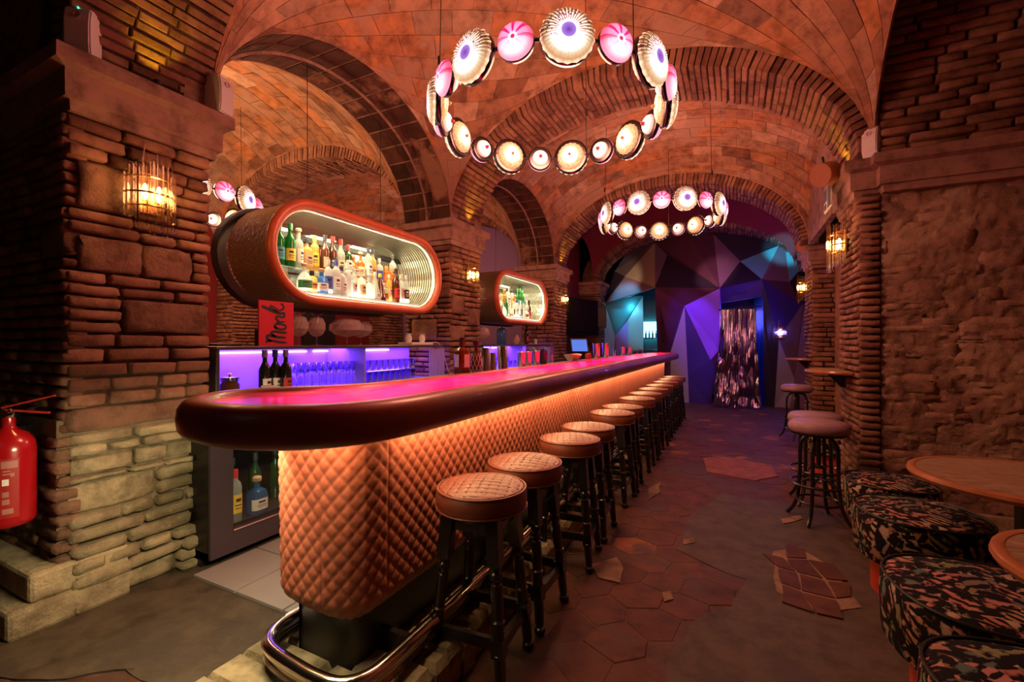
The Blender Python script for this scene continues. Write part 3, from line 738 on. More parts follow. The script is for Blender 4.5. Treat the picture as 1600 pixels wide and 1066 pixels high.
# warm light strip under the rim
M['ledwarm'] = emit('warm_light_strip', (1, .60, .27), 7)
lp = [(p[0], p[1]) for p in ppath]
def offp(d): return [(at_s(s)[0]+nrm_s(s).x*d, at_s(s)[1]+nrm_s(s).y*d) for s in [i*.1 for i in range(int(cum[-1]/.1))]+[cum[-1]]]
A_, B_ = offp(.02), offp(.045)
mb = MB(); n = len(A_); mb.add([(x, y, 1.078) for x, y in A_]+[(x, y, 1.078) for x, y in B_], [(i, i+1, n+i+1, n+i) for i in range(n-1)])
o = mb.build('light_strip', M['ledwarm'], bar, fix=False)
MB().box(-1.66, -1.13, 1.24, YE-.1, 1.081, 1.165).build('strip_housing', M['black'], bar)
for i in range(11):
    y0 = 1.45+i*.74; o = lamp('AREA', 'counter_strip_light', (-1.165, y0+.3, 1.072), 4.2, WARM, .03, (0, 0, 0), .7); o.data.shape = 'RECTANGLE'
    o.rotation_euler = (0, math.radians(8), 0)
o = lamp('AREA', 'counter_strip_light', (-1.42, 1.145, 1.072), 3.0, WARM, .5, (0, 0, 0), .03)
o = lamp('AREA', 'counter_strip_light', (-1.64, 1.10, 1.0785), 24, (1, .80, .46), .04, (0, math.radians(52), 0), .40)
o = lamp('AREA', 'counter_strip_light', (-1.42, .98, 1.06), 3, (1, .76, .45), .5, (math.radians(-14), 0, 0), .05)
for yy, ln_ in ((1.75, 1.3), (3.6, 1.9), (6.0, 2.4), (8.2, 1.9)):
    o = lamp('AREA', 'added_bar_top_wash', (-1.30, yy, 2.72), PINKW*ln_, (1, .055, .26), .34, (0, 0, 0), ln_, spread=math.radians(16))  # added magenta lamps without fixtures; they deepen the pink of the top
# ---------------------------------------------------------------- bar mat and bar-top objects
mb = MB(); mb.bbox(-1.72, -1.56, 1.9, 9.1, 1.165, 1.18, .003); bm_ = mb.build('bar_mat', M['l_teal']); tag(bm_, 'long ribbed pale mat lying along the back edge of the bar', 'mat')
M['matgrey'] = plain('pale_ribbed_rubber', (.45, .56, .56), .35)
bm_.data.materials[0] = M['matgrey']
jm = MB()
for i in range(360):
    y = 1.92+i*.02; jm.box(-1.715, -1.565, y, y+.010, 1.18, 1.190)
o = jm.build('ribs', M['matgrey'], bm_, fix=False); o['kind'] = 'stuff'
# ================================================================ STOOLS
def turned(mb, top, bot, segs, mi=0):
    pts = []; rs = []
    top, bot = Vector(top), Vector(bot)
    for f, r in segs: pts.append(top.lerp(bot, f)); rs.append(r*1.22)
    mb.tube(pts, rs, 12, mi)
LEG = [(.0, .020), (.28, .021), (.29, .014), (.305, .022), (.325, .024), (.345, .018), (.355, .013), (.365, .020), (.44, .021), (.56, .019), (.57, .025), (.58, .019), (.66, .021), (.74, .019), (.75, .024), (.76, .02), (.92, .018), (.945, .013), (.955, .021), (.975, .023), (1.0, .017)]
def sqbar(mb, a, b, w, h=None):
    a, b = Vector(a), Vector(b); t = (b-a).normalized(); s = t.cross(Vector((0, 0, 1)))
    if s.length < .2: s = t.cross(Vector((1, 0, 0)))
    s.normalize(); u = s.cross(t); h = h or w; vs = []
    for p in (a, b):
        for k, l in ((-1, -1), (1, -1), (1, 1), (-1, 1)): vs.append(p+s*w/2*k+u*h/2*l)
    mb.add(vs, [(0, 3, 2, 1), (4, 5, 6, 7), (0, 1, 5, 4), (1, 2, 6, 5), (2, 3, 7, 6), (3, 0, 4, 7)])
def quilt_disc(R, z, mb, cell=.062):
    n = 96; rings = 34; vs = [(0, 0, 0)]; fs = []
    def hz(x, y):
        a = ((x+y*.25)/.042) % 1; b = ((y-x*.25)/.042) % 1
        g = min(1, min(a, 1-a)/.12)*.5+min(1, min(b, 1-b)/.12)*.5
        return z+.006*g+.018*(1-(math.hypot(x, y)/R)**2)
    vs = [(0, 0, hz(0, 0))]
    for i in range(1, rings+1):
        for k in range(n):
            a = 2*PI*k/n; r = R*i/rings; x, y = r*math.cos(a), r*math.sin(a); vs.append((x, y, hz(x, y) if i < rings else z))
    for k in range(n): fs.append((0, 1+k, 1+(k+1) % n))
    for i in range(rings-1):
        for k in range(n): fs.append((1+i*n+k, 1+(i+1)*n+k, 1+(i+1)*n+(k+1) % n, 1+i*n+(k+1) % n))
    mb.add(vs, fs)
def seat_mesh(R):
    mb = MB(); quilt_disc(R-.012, .772, mb)
    mb.lathe([(.0, .692), (R-.02, .692), (R-.004, .700), (R+.002, .725), (R, .755), (R-.008, .770), (R-.014, .772)], 44, cap=False)
    return mb
def make_stool():
    t = thing('bar_stool', '', 'stool', (0, 0, 0), 0, 'tan leather bar stools along the counter')
    mb = seat_mesh(.197); s = mb.build('seat', M['seat'], t, True)
    p = MB(); p.tube([(.192*math.cos(a), .192*math.sin(a), .7735) for a in [2*PI*k/40 for k in range(40)]], .0045, 6, closed=True); p.build('piping', M['seat'], s, True)
    p = MB(); p.tube([(.197*math.cos(a), .197*math.sin(a), .697) for a in [2*PI*k/40 for k in range(40)]], .004, 6, closed=True); p.build('piping', M['seat'], s, True)
    q = MB(); Rs = .182
    for d_ in range(2):
        for k in range(-5, 6):
            pts = []
            for i in range(-16, 17):
                tt = i*.0125; n_ = math.hypot(1, .25)
                base = .042*k
                # points on x+.25y=base (first family) or y-.25x=base (second)
                if d_ == 0: y = tt; x = base-.25*y
                else: x = tt; y = base+.25*x
                if math.hypot(x, y) < Rs-.002: pts.append((x, y, .7755+.018*(1-(math.hypot(x, y)/.185)**2)))
            if len(pts) > 3: q.tube(pts, .0013, 4)
    q.build('stitching', M['stitch'], s)
    mb = MB(); mb.lathe([(0, .665), (.150, .665), (.158, .672), (.158, .693), (0, .693)], 28); mb.build('seat_frame', M['blackwood'], t, True)
    c = {}
    for sx in (-1, 1):
        for sy in (-1, 1):
            a, b = Vector((sx*.102, sy*.102, .675)), Vector((sx*.160, sy*.160, 0)); c[sx, sy] = (a, b)
            l = MB(); turned(l, a, b, LEG); sqbar(l, a+Vector((0, 0, .01)), a.lerp(b, .26), .054)
            sqbar(l, a.lerp(b, .665), a.lerp(b, .765), .052); l.build('leg', M['blackwood'], t, True)
    for (p, q) in (((-1, -1), (1, -1)), ((1, -1), (1, 1)), ((1, 1), (-1, 1)), ((-1, 1), (-1, -1))):
        f = .70 if p[1] == q[1] else .73
        l = MB(); sqbar(l, c[p][0].lerp(c[p][1], f), c[q][0].lerp(c[q][1], f), .022, .045); l.build('stretcher', M['blackwood'], t)
    for (p, q) in (((-1, -1), (1, -1)), ((1, -1), (1, 1)), ((1, 1), (-1, 1)), ((-1, 1), (-1, -1))):
        l = MB(); sqbar(l, c[p][0].lerp(c[p][1], .05), c[q][0].lerp(c[q][1], .05), .02, .05); l.build('apron', M['blackwood'], t)
    return t
st0 = make_stool(); slots = [1.70, 2.15, 2.80, 3.26, 4.00, 4.42, 5.15, 5.70, 6.29, 6.85, 7.50, 8.1, 8.7]
names = ['quilted tan bar stool nearest the camera at the rounded end of the bar']+['quilted tan bar stool, %s from the near end of the bar' % ORD[i] for i in range(1, 12)]+['quilted tan bar stool at the far end of the row']
for i, y in enumerate(slots):
    o = st0 if i == 0 else copy_tree(st0)
    o.location = (-.975+(.015 if i in (2,) else -.012 if i in (0, 1) else 0), y, 0); o.rotation_euler.z = [.08, -.03, .1, .02, -.06, .05, 0, .08, -.04, .03, 0, .05, -.04][i]; o['label'] = names[i]
# round vinyl stools on bentwood-like frames
def make_bent():
    t = thing('swivel_stool', '', 'stool', (0, 0, 0), 0, 'mauve vinyl stools by the wall shelves')
    M['vinyl'] = M.get('vinyl') or plain('mauve_vinyl', (.34, .20, .26), .38, bump=.3, bscale=120, var=.15)
    mb = MB(); mb.lathe([(0, .70), (.185, .70), (.203, .715), (.208, .74), (.203, .765), (.18, .785), (.1, .795), (0, .797)], 36); mb.build('seat', M['vinyl'], t, True)
    mb = MB(); mb.lathe([(0, .688), (.19, .688), (.192, .702), (0, .702)], 28); mb.build('seat_band', M['darkmetal'], t, True)
    mb = MB(); mb.lathe([(0, .42), (.016, .42), (.016, .69), (0, .69)], 12); mb.lathe([(0, .42), (.04, .42), (.04, .44), (0, .44)], 16); mb.build('screw_post', M['darkmetal'], t, True)
    for k in range(4):
        a = PI/4+k*PI/2; d = Vector((math.cos(a), math.sin(a), 0))
        pts = [(0.02, .67), (.07, .665), (.115, .62), (.13, .54), (.13, .40), (.135, .28), (.15, .16), (.18, .07), (.225, .012)]
        P = catmull([(0, .67, 0)]+[(p[0], p[1], 0) for p in pts]+[(.25, 0, 0)], 3)
        l = MB(); l.tube([d*q[0]+Vector((0, 0, q[1])) for q in P], .014, 8); l.build('leg', M['blackwood'], t, True)
    for z, r in ((.30, .19), (.16, .148)):
        l = MB(); l.tube([(r*math.cos(a), r*math.sin(a), z) for a in [2*PI*k/36 for k in range(36)]], .009, 6, closed=True); l.build('foot_ring', M['blackwood'], t, True)
    for k in range(2):
        l = MB(); d = Vector((math.cos(PI/4+k*PI/2), math.sin(PI/4+k*PI/2), 0))
        l.tube([d*.135+Vector((0, 0, .28)), d*.06+Vector((0, 0, .33)), -d*.06+Vector((0, 0, .33)), -d*.135+Vector((0, 0, .28))], .009, 6); l.build('brace', M['blackwood'], t, True)
    return t
b0 = make_bent()
for i, (x, y, rz, lb) in enumerate(((.60, 4.22, .35, 'round mauve vinyl stool closest to the camera, beside the floral poufs'), (.64, 4.68, .1, 'round mauve vinyl stool just behind the closest one, under the wooden wall shelf'), (.83, 7.7, .5, 'round mauve vinyl stool far back on the right, near the faceted wall'))):
    o = b0 if i == 0 else copy_tree(b0); o.location = (x, y, 0); o.rotation_euler.z = rz; o['label'] = lb
# ================================================================ FLORAL POUFS AND TABLES
def floral():
    m, t, p = nt('floral_velvet'); L = t.links.new; tc = t.nodes.new('ShaderNodeTexCoord')
    nz = N(t, 'ShaderNodeTexNoise', Scale=5, Detail=2); L(tc.outputs['Object'], nz.inputs['Vector'])
    mx = N(t, 'ShaderNodeMix', data_type='RGBA', blend_type='LINEAR_LIGHT'); mx.inputs['Factor'].default_value = .12; L(tc.outputs['Object'], mx.inputs['A']); L(nz.outputs['Color'], mx.inputs['B'])
    v1 = N(t, 'ShaderNodeTexVoronoi', Scale=13, feature='F1'); L(mx.outputs['Result'], v1.inputs['Vector'])
    # leaf ribs: stripes turned differently in each cell
    sp = N(t, 'ShaderNodeVectorMath', operation='DOT_PRODUCT'); 
    cm = N(t, 'ShaderNodeVectorMath', operation='SUBTRACT'); L(v1.outputs['Color'], cm.inputs[0]); cm.inputs[1].default_value = (.5, .5, .5)
    L(cm.outputs[0], sp.inputs[0]); L(tc.outputs['Object'], sp.inputs[1])
    ml = N(t, 'ShaderNodeMath', operation='MULTIPLY'); L(sp.outputs['Value'], ml.inputs[0]); ml.inputs[1].default_value = 330
    n2 = N(t, 'ShaderNodeTexNoise', Scale=30, Detail=3); L(tc.outputs['Object'], n2.inputs['Vector'])
    ad = N(t, 'ShaderNodeMath', operation='MULTIPLY_ADD'); L(n2.outputs['Fac'], ad.inputs[0]); ad.inputs[1].default_value = 3; L(ml.outputs[0], ad.inputs[2])
    sn_ = N(t, 'ShaderNodeMath', operation='SINE'); L(ad.outputs[0], sn_.inputs[0])
    cl = ramp(t, [(0, (.40, .30, .15)), (.2, (.45, .16, .13)), (.36, (.16, .20, .08)), (.52, (.55, .40, .28)), (.66, (.08, .14, .12)), (.8, (.50, .22, .18)), (1, (.30, .27, .12))], v1.outputs['Color'])
    th = N(t, 'ShaderNodeMath', operation='SUBTRACT'); L(sn_.outputs[0], th.inputs[0]); th.inputs[1].default_value = -.35
    f = ramp(t, [(.0, (.0, .0, .0)), (.1, (.5, .5, .5)), (.5, (1, 1, 1))], th.outputs[0])
    n3 = N(t, 'ShaderNodeTexNoise', Scale=24, Detail=4); L(tc.outputs['Object'], n3.inputs['Vector']); f3 = ramp(t, [(.44, (0, 0, 0)), (.52, (1, 1, 1))], n3.outputs['Fac'])
    mm = N(t, 'ShaderNodeMix', data_type='RGBA', blend_type='MULTIPLY'); mm.inputs['Factor'].default_value = 1; L(f, mm.inputs['A']); L(f3, mm.inputs['B'])
    m2 = N(t, 'ShaderNodeMix', data_type='RGBA'); L(mm.outputs['Result'], m2.inputs['Factor']); m2.inputs['A'].default_value = (.008, .007, .008, 1); L(cl, m2.inputs['B'])
    L(m2.outputs['Result'], p.inputs['Base Color']); p.inputs['Roughness'].default_value = .85; p.inputs['Specular IOR Level'].default_value = .15
    return m
M['floral'] = floral(); M['redbase'] = plain('orange_red_lacquer', (.50, .055, .02), .4)
def sq_prof(mb, prof, e=3.0, seg=40, sx=1, sy=1):
    vs = []; fs = []
    for r, z in prof:
        for k in range(seg):
            a = 2*PI*k/seg; c, s = math.cos(a), math.sin(a)
            q = (abs(c)**e+abs(s)**e)**(-1/e); vs.append((r*q*c*sx, r*q*s*sy, z))
    for i in range(len(prof)-1):
        for k in range(seg): fs.append((i*seg+k, i*seg+(k+1) % seg, (i+1)*seg+(k+1) % seg, (i+1)*seg+k))
    fs += [tuple(range(seg))[::-1], tuple((len(prof)-1)*seg+k for k in range(seg))]
    mb.add(vs, fs)
def pouf(x, y, rz, label, R=.27, H=.47):
    t = thing('pouf', label, 'pouf', (x, y, 0), rz, 'floral poufs')
    mb = MB(); sq_prof(mb, [(.0, .20), (R-.03, .20), (R-.005, .215), (R, .25), (R+.004, .35), (R, H-.03), (R-.008, H-.012), (R-.03, H), (R*.6, H+.012), (.0, H+.016)], 2.5)
    s = mb.build('cushion', M['floral'], t, True)
    p = MB(); ps = []
    for k in range(48):
        a = 2*PI*k/48; c, q = math.cos(a), math.sin(a); f = (R-.006)*(abs(c)**2.5+abs(q)**2.5)**(-1/2.5); ps.append((f*c, f*q, H-.006))
    p.tube(ps, .006, 6, closed=True); p.build('piping', M['black'], s, True)
    mb = MB(); mb.lathe([(0, 0), (R*.74, 0), (R*.74, .205), (0, .205)], 36); mb.build('base', M['redbase'], t, True)
pouf(.95, 3.85, .0, 'floral velvet pouf furthest from the camera, half hidden behind another at the rubble pillar', .25)
pouf(.92, 3.22, .1, 'floral velvet pouf on an orange base below the larger round table', .285)
pouf(.86, 2.28, .1, 'large floral velvet pouf in the right foreground behind the nearest one', .31)
pouf(.78, 1.66, .2, 'floral velvet pouf nearest the camera in the bottom right corner', .28)
pouf(.98, 5.9, .0, 'floral velvet pouf in the shadow beyond the mauve stools', .25)
def woodtop():
    m, t, p = nt('mottled_wood_top'); L = t.links.new; tc = t.nodes.new('ShaderNodeTexCoord')
    mp = N(t, 'ShaderNodeMapping'); mp.inputs['Scale'].default_value = (3, 14, 3); L(tc.outputs['Object'], mp.inputs[0])
    n = N(t, 'ShaderNodeTexNoise', Scale=2.5, Detail=8, Distortion=2.5); L(mp.outputs[0], n.inputs['Vector'])
    L(ramp(t, [(.3, (.20, .11, .06)), (.5, (.36, .24, .14)), (.7, (.50, .36, .24))], n.outputs['Fac']), p.inputs['Base Color']); p.inputs['Roughness'].default_value = .3
    return m
M['woodtop'] = woodtop(); M['rimwood'] = plain('reddish_wood_edge', (.46, .17, .07), .3, coat=.3, var=.2)
def table(x, y, R, label):
    t = thing('round_table', label, 'table', (x, y, 0), 0, 'round cafe tables')
    mb = MB(); mb.lathe([(0, .725), (R-.03, .725), (R-.03, .752), (0, .752)], 48); mb.build('tabletop', M['woodtop'], t)
    mb = MB(); mb.lathe([(R-.035, .722), (R-.01, .718), (R, .735), (R-.004, .750), (R-.02, .757), (R-.035, .754), (R-.035, .722)], 48, cap=False); mb.build('edge', M['rimwood'], t, True)
    mb = MB(); mb.bbox(-.045, .045, -.045, .045, .02, .725, .006); mb.build('pedestal', M['black'], t)
    mb = MB(); mb.lathe([(0, .0), (.16, .0), (.16, .012), (.05, .03), (0, .03)], 32); mb.build('foot', M['black'], t, True)
table(1.27, 3.00, .45, 'round wooden pedestal table with an orange edge standing before the rubble pillar')
table(1.12, 1.86, .40, 'round wooden table cut off by the right edge of the picture')
def shelf(x, y, z, R, label):
    t = thing('wall_shelf_table', label, 'shelf', (x, y, z), 0, 'half-round wall shelves')
    P = [(0, R)]+[(-R*math.sin(a), R*math.cos(a)) for a in [PI*k/24 for k in range(1, 24)]]+[(0, -R)]
    mb = MB(); mb.prism(P, -.022, .004); mb.build('shelf_top', M['woodtop'], t)
    mb = MB(); mb.tube([(p[0], p[1], -.009) for p in P], .016, 8); mb.build('edge', M['rimwood'], t, True)
    mb = MB(); mb.add([(0, -.02, -.02), (0, .02, -.02), (-.14, .02, -.02), (-.14, -.02, -.02), (0, -.02, -.15), (0, .02, -.15), (-.03, .02, -.15), (-.03, -.02, -.15)], [(0, 1, 2, 3), (4, 7, 6, 5), (0, 3, 7, 4), (1, 5, 6, 2), (3, 2, 6, 7), (0, 4, 5, 1)]); mb.build('bracket', M['black'], t)
shelf(XR-.02, 4.95, 1.15, .29, 'half-round wooden shelf on the broad right pillar above the mauve stools')
shelf(XR+.14, 8.5, 1.15, .29, 'small half-round wooden shelf on the further right pillar')
# ================================================================ BOTTLES
random.seed(33)
PROF = {
 'wine': [(.037, 0), (.038, .006), (.038, .19), (.034, .215), (.018, .245), (.0145, .26), (.0145, .315), (.0165, .316), (.0165, .325)],
 'tall': [(.035, 0), (.036, .005), (.036, .20), (.030, .225), (.016, .24), (.0145, .25), (.0145, .30)],
 'square': [(.038, 0), (.040, .005), (.040, .155), (.030, .178), (.016, .19), (.0145, .20), (.0145, .245)],
 'round': [(.042, 0), (.050, .008), (.056, .06), (.052, .10), (.034, .135), (.017, .155), (.0145, .165), (.0145, .195)],
 'squat': [(.045, 0), (.050, .006), (.050, .10), (.042, .125), (.018, .14), (.016, .15), (.016, .175)],
 'cone': [(.052, 0), (.055, .006), (.050, .04), (.024, .16), (.015, .20), (.0145, .25)],
 'slim': [(.028, 0), (.029, .005), (.029, .19), (.022, .215), (.013, .23), (.013, .275)],
}
CAPH = {'wine': .045, 'tall': .045, 'square': .03, 'round': .04, 'squat': .035, 'cone': .03, 'slim': .03}
def bottle(kind, glassm, labelm, capm, loc, label, group=None, s=1.0, rz=0, cat='bottle', seg=14, extra=None):
    t = thing('bottle', label, cat, loc, rz, group)
    pr = [(r*s, z*s) for r, z in PROF[kind]]
    mb = MB(); e = 4 if kind in ('square', 'squat') else 2
    if e == 4:
        vs = []; fs = []
        for r, z in pr:
            ee = 4 if r > .025*s else 2
            for k in range(16):
                a = 2*PI*k/16; c, q = math.cos(a), math.sin(a); f = (abs(c)**ee+abs(q)**ee)**(-1/ee); vs.append((r*f*c*.92, r*f*q*.92, z))
        for i in range(len(pr)-1):
            for k in range(16): fs.append((i*16+k, i*16+(k+1) % 16, i*16+16+(k+1) % 16, i*16+16+k))
        fs += [tuple(range(16))[::-1], tuple((len(pr)-1)*16+k for k in range(16))]; mb.add(vs, fs)
    else: mb.lathe(pr, seg)
    mb.build('glass_body', M[glassm], t, True)
    if labelm:
        R = max(r for r, z in pr); z0, z1 = {'wine': (.05, .14), 'tall': (.05, .16), 'square': (.035, .125), 'round': (.03, .09), 'squat': (.025, .085), 'cone': (.02, .06), 'slim': (.05, .14)}[kind]
        r2 = (R if kind not in ('cone',) else R*.98)+.0012
        mb = MB(); vs = []; n = 10
        for zz in (z0*s, z1*s):
            for k in range(n+1):
                a = -1.1+2.2*k/n
                ff = (abs(math.cos(a))**4+abs(math.sin(a))**4)**-.25*.92 if e == 4 else 1
                vs.append((r2*ff*math.cos(a), r2*ff*math.sin(a), zz))
        mb.add(vs, [(k, k+1, n+2+k, n+1+k) for k in range(n)])
        lb = mb.build('label', M[labelm], t, True)
        # print on the label: a few dark lines
        mb = MB(); h = (z1-z0)*s
        for q, (f0, f1, w_) in enumerate(((.62, .80, .5), (.40, .46, .7), (.24, .29, .6))):
            vs = []
            for zz in (z0*s+h*f0, z0*s+h*f1):
                for k in range(5):
                    a = -w_*.8+1.6*w_*k/4; ff = (abs(math.cos(a))**4+abs(math.sin(a))**4)**-.25*.92 if e == 4 else 1
                    vs.append(((r2+.0008)*ff*math.cos(a), (r2+.0008)*ff*math.sin(a), zz))
            mb.add(vs, [(k, k+1, 6+k, 5+k) for k in range(4)])
        mb.build('print', M['l_blackp' if labelm not in ('l_blackp', 'l_navy') else 'l_cream'], lb)
    ztop = pr[-1][1]; rt = pr[-1][0]+.002; h = CAPH[kind]*s
    mb = MB()
    if capm == 'l_cork': mb.lathe([(rt-.002, ztop-.003), (rt+.006*s, ztop+.002), (rt+.007*s, ztop+.02*s), (rt, ztop+.027*s)], 12)
    else: mb.lathe([(rt, ztop-h), (rt, ztop+.004), (rt-.002, ztop+.006)], 12)
    mb.build('cap', M[capm], t, True)
    return t
CN = {'green_g': 'green', 'darkgreen_g': 'dark green', 'amber_g': 'amber', 'gold_g': 'golden', 'brown_g': 'brown', 'blue_g': 'blue', 'clear_g': 'clear', 'frost': 'frosted', 'red_g': 'red', 'wine_g': 'black'}
LN = {k: k[2:].replace('blackp', 'black').replace('pinkp', 'pink').replace('purplep', 'purple') for k in M if k.startswith('l_')}
# ================================================================ BOTTLE PODS
def stadium(R, hl, n=14):
    """(y,z) outline, half length hl between centres"""
    P = [(hl+R*math.cos(a), R*math.sin(a)) for a in [-PI/2+PI*k/n for k in range(n+1)]]
    P += [(-hl+R*math.cos(a), R*math.sin(a)) for a in [PI/2+PI*k/n for k in range(n+1)]]
    return P
M['mirror'] = plain('mirror', (.85, .86, .82), .06, 1)
def slats():
    m, t, p = nt('ribbed_mirror_lining'); L = t.links.new; tc = t.nodes.new('ShaderNodeTexCoord')
    wv = N(t, 'ShaderNodeTexWave', Scale=1); wv.bands_direction = 'Y'
    p.inputs['Base Color'].default_value = (.82, .80, .66, 1); p.inputs['Metallic'].default_value = .75; p.inputs['Roughness'].default_value = .28; return m
M['lining'] = slats()
M['ledpod'] = emit('pod_light_strip', (1, .86, .55), 14)
M['ledshelf'] = emit('lit_shelf_panel', (1, .88, .62), 1.8)
def pod(label, Xf, Xb, y0, y1, z0, z1, n_cable=2):
    R = (z1-z0)/2; yc, zc = (y0+y1)/2, (z0+z1)/2; hl = (y1-y0)/2-R
    t = thing('bottle_pod', label, 'display shelf', (Xf, yc, zc), 0, 'hanging bottle displays')
    o = stadium(R, hl); i_ = stadium(R-.075, hl); n = len(o)
    d = Xb-Xf
    # shell between outer and inner skins
    def ringmesh(A, xa, B, xb): 
        vs = [(xa, y, z) for y, z in A]+[(xb, y, z) for y, z in B]; return vs, [(k, (k+1) % n, n+(k+1) % n, n+k) for k in range(n)]
    oo = stadium(R-.012, hl)
    bd = d*.72
    mb = MB(); vs, fs = ringmesh(oo, -.02, oo, bd); mb.add(vs, fs); mb.build('shell', M['hammered'], t, True, fix=False)
    mb = MB(); 
    for (xa, xb) in ((bd-.10, d),):
        vs, fs = ringmesh(stadium(R+.01, hl), xa, stadium(R+.01, hl), xb); mb.add(vs, fs)
        vs, fs = ringmesh(stadium(R+.01, hl), xa, stadium(R-.06, hl), xa); mb.add(vs, fs); vs, fs = ringmesh(stadium(R+.01, hl), xb, stadium(R-.06, hl), xb); mb.add(vs, fs)
        vs, fs = ringmesh(stadium(R-.06, hl), xa, stadium(R-.06, hl), xb); mb.add(vs, fs)
    mb.build('rear_band', M['darkmetal'], t, True, fix=False)
    # lining built of ribs
    mb = MB(); A = stadium(R-.07, hl); nr = 15
    for r in range(nr):
        xa = -.01+(bd)*(r)/nr; xb = -.01+(bd)*(r+.62)/nr
        B = stadium(R-.085, hl)
        vs, fs = ringmesh(A, xa, B, xa); mb.add(vs, fs); vs, fs = ringmesh(B, xa, B, xb); mb.add(vs, fs); vs, fs = ringmesh(B, xb, A, xb); mb.add(vs, fs)
        pass
    mb.build('ribbed_lining', M['lining'], t, fix=False)
    mb = MB()
    for r in range(nr):
        vs, fs = ringmesh(stadium(R-.072, hl), -.01+bd*(r+.62)/nr, stadium(R-.072, hl), -.01+bd*(r+1)/nr); mb.add(vs, fs)
    mb.build('dark_grooves', M['black'], t, fix=False)
    mb = MB(); vs = [(bd, y, z) for y, z in stadium(R-.02, hl)]; mb.add(vs, [tuple(range(n))]); mb.build('mirror_back', M['mirror'], t, fix=False)
    # rounded orange rim
    pts = [(0, y, z) for y, z in stadium(R-.036, hl, 20)]
    mb = MB(); mb.tube(pts, .040, 12, closed=True, sx=1.0); mb.build('rim', M['ringwood'], t, True)
    pts = [(-.035, y, z) for y, z in stadium(R-.078, hl, 20)]
    mb = MB(); mb.tube(pts, .005, 5, closed=True); mb.build('light_strip', M['ledpod'], t)
    # shelves
    mb = MB(); mb.bbox(-.42, -.06, -hl-.12, hl+.12, -R+.105, -R+.118, .003); mb.build('shelf', M['frost'], t)
    mb = MB(); mb.box(-.425, -.05, -hl-.10, hl+.10, -R+.092, -R+.100); mb.build('light_panel', M['ledshelf'], t)
    mb = MB(); mb.bbox(-.42, -.17, -hl-.22, hl+.22, -.115, -.105, .003); mb.build('shelf', M['clear'], t)
    mb = MB(); mb.box(bd+.01, bd+.03, -hl-.3, hl+.3, .20, .25); mb.build('dark_band', M['black'], t)  # added black band across the upper mirror back
    for k in range(n_cable):
        y = -hl*.7+k*hl*1.4; mb = MB(); mb.tube([(d*.5, y, R-.02), (d*.5, y, 1.9)], .003, 5); mb.build('cable', M['darkmetal'], t)
    for k, (yy) in enumerate((-hl*.8, 0, hl*.8)):
        o_ = lamp('AREA', 'pod_lamp', (Xf-.20, yc+yy, zc+R-.10), 7*(hl+.4), (1, .80, .46), .25, (0, 0, 0), .3)
        o_ = lamp('AREA', 'pod_lamp', (Xf-.20, yc+yy, zc-R+.135), 2.5*(hl+.4), (1, .88, .6), .2, (PI, 0, 0), .3)
    return (-.42, hl, R, Xf, yc, zc)
hl1 = pod('large hanging stadium-shaped bottle display with an orange rim, left of the brick pillar', -3.10, -3.78, 2.17, 4.36, 1.71, 2.57)
hl2 = pod('small hanging bottle display with an orange rim, beyond the brick pillar', -3.10, -3.72, 5.72, 7.72, 1.70, 2.52)
# bottles: (kind, glass, label, cap)
up = [('wine', 'green_g', 'l_teal', 'l_green'), ('wine', 'green_g', 'l_yellow', 'l_green'), ('tall', 'clear_g', 'l_white', 'l_cork'), ('square', 'gold_g', 'l_tan', 'l_blackp'), ('tall', 'gold_g', 'l_yellow', 'l_yellow'), ('wine', 'brown_g', 'l_tan', 'l_blackp'), ('wine', 'brown_g', 'l_blackp', 'l_red'), ('wine', 'clear_g', 'l_cream', 'l_red'), ('tall', 'darkgreen_g', 'l_white', 'l_red'), ('round', 'amber_g', 'l_white', 'l_cork'), ('square', 'amber_g', 'l_cream', 'l_cork'), ('tall', 'clear_g', 'l_silver', 'l_blackp'), ('wine', 'gold_g', 'l_orange', 'l_navy'), ('square', 'clear_g', 'l_blue', 'l_silver'), ('squat', 'amber_g', 'l_orange', 'l_orange'), ('tall', 'clear_g', 'l_orange', 'l_blackp')]
lo = [('round', 'frost', 'l_green', 'l_cork'), ('squat', 'gold_g', 'l_orange', 'l_blackp'), ('squat', 'blue_g', 'l_white', 'l_cork'), ('tall', 'frost', 'l_blue', 'l_silver'), ('tall', 'frost', 'l_white', 'l_blue'), ('square', 'frost', 'l_silver', 'l_navy'), ('tall', 'frost', None, 'l_white'), ('slim', 'clear_g', 'l_pinkp', 'l_silver'), ('square', 'clear_g', 'l_tan', 'l_cork'), ('round', 'clear_g', None, 'l_silver'), ('cone', 'clear_g', 'l_white', 'l_silver'), ('cone', 'brown_g', None, 'l_yellow'), ('squat', 'clear_g', 'l_orange', 'l_silver'), ('slim', 'gold_g', 'l_cream', 'l_silver'), ('wine', 'brown_g', 'l_red', 'l_blackp'), ('tall', 'clear_g', 'l_pinkp', 'l_white'), ('slim', 'clear_g', 'l_blackp', 'l_silver')]
def fill(P, kinds, z, x, y0, y1, where, group, rows=1, s=1.0, shuffle=False):
    kinds = list(kinds); n = len(kinds)
    for i, (k, g, l, c) in enumerate(kinds):
        y = y0+(y1-y0)*(i+.5)/n+random.uniform(-.008, .008)
        lab = '%s %sbottle with %s %s, %s from left, %s' % (CN[g], 'tall ' if k in ('wine', 'tall', 'slim') else 'rounded ' if k in ('round', 'cone') else 'short ', LN[c], 'stopper' if c == 'l_cork' else 'cap', ORD[i], where)
        bottle(k, g, l, c, (x+random.uniform(-.02, .02), y, z), lab, group, s*random.uniform(.95, 1.05), random.uniform(-.5, .3))
_, hl, R, Xf, yc, zc = hl1
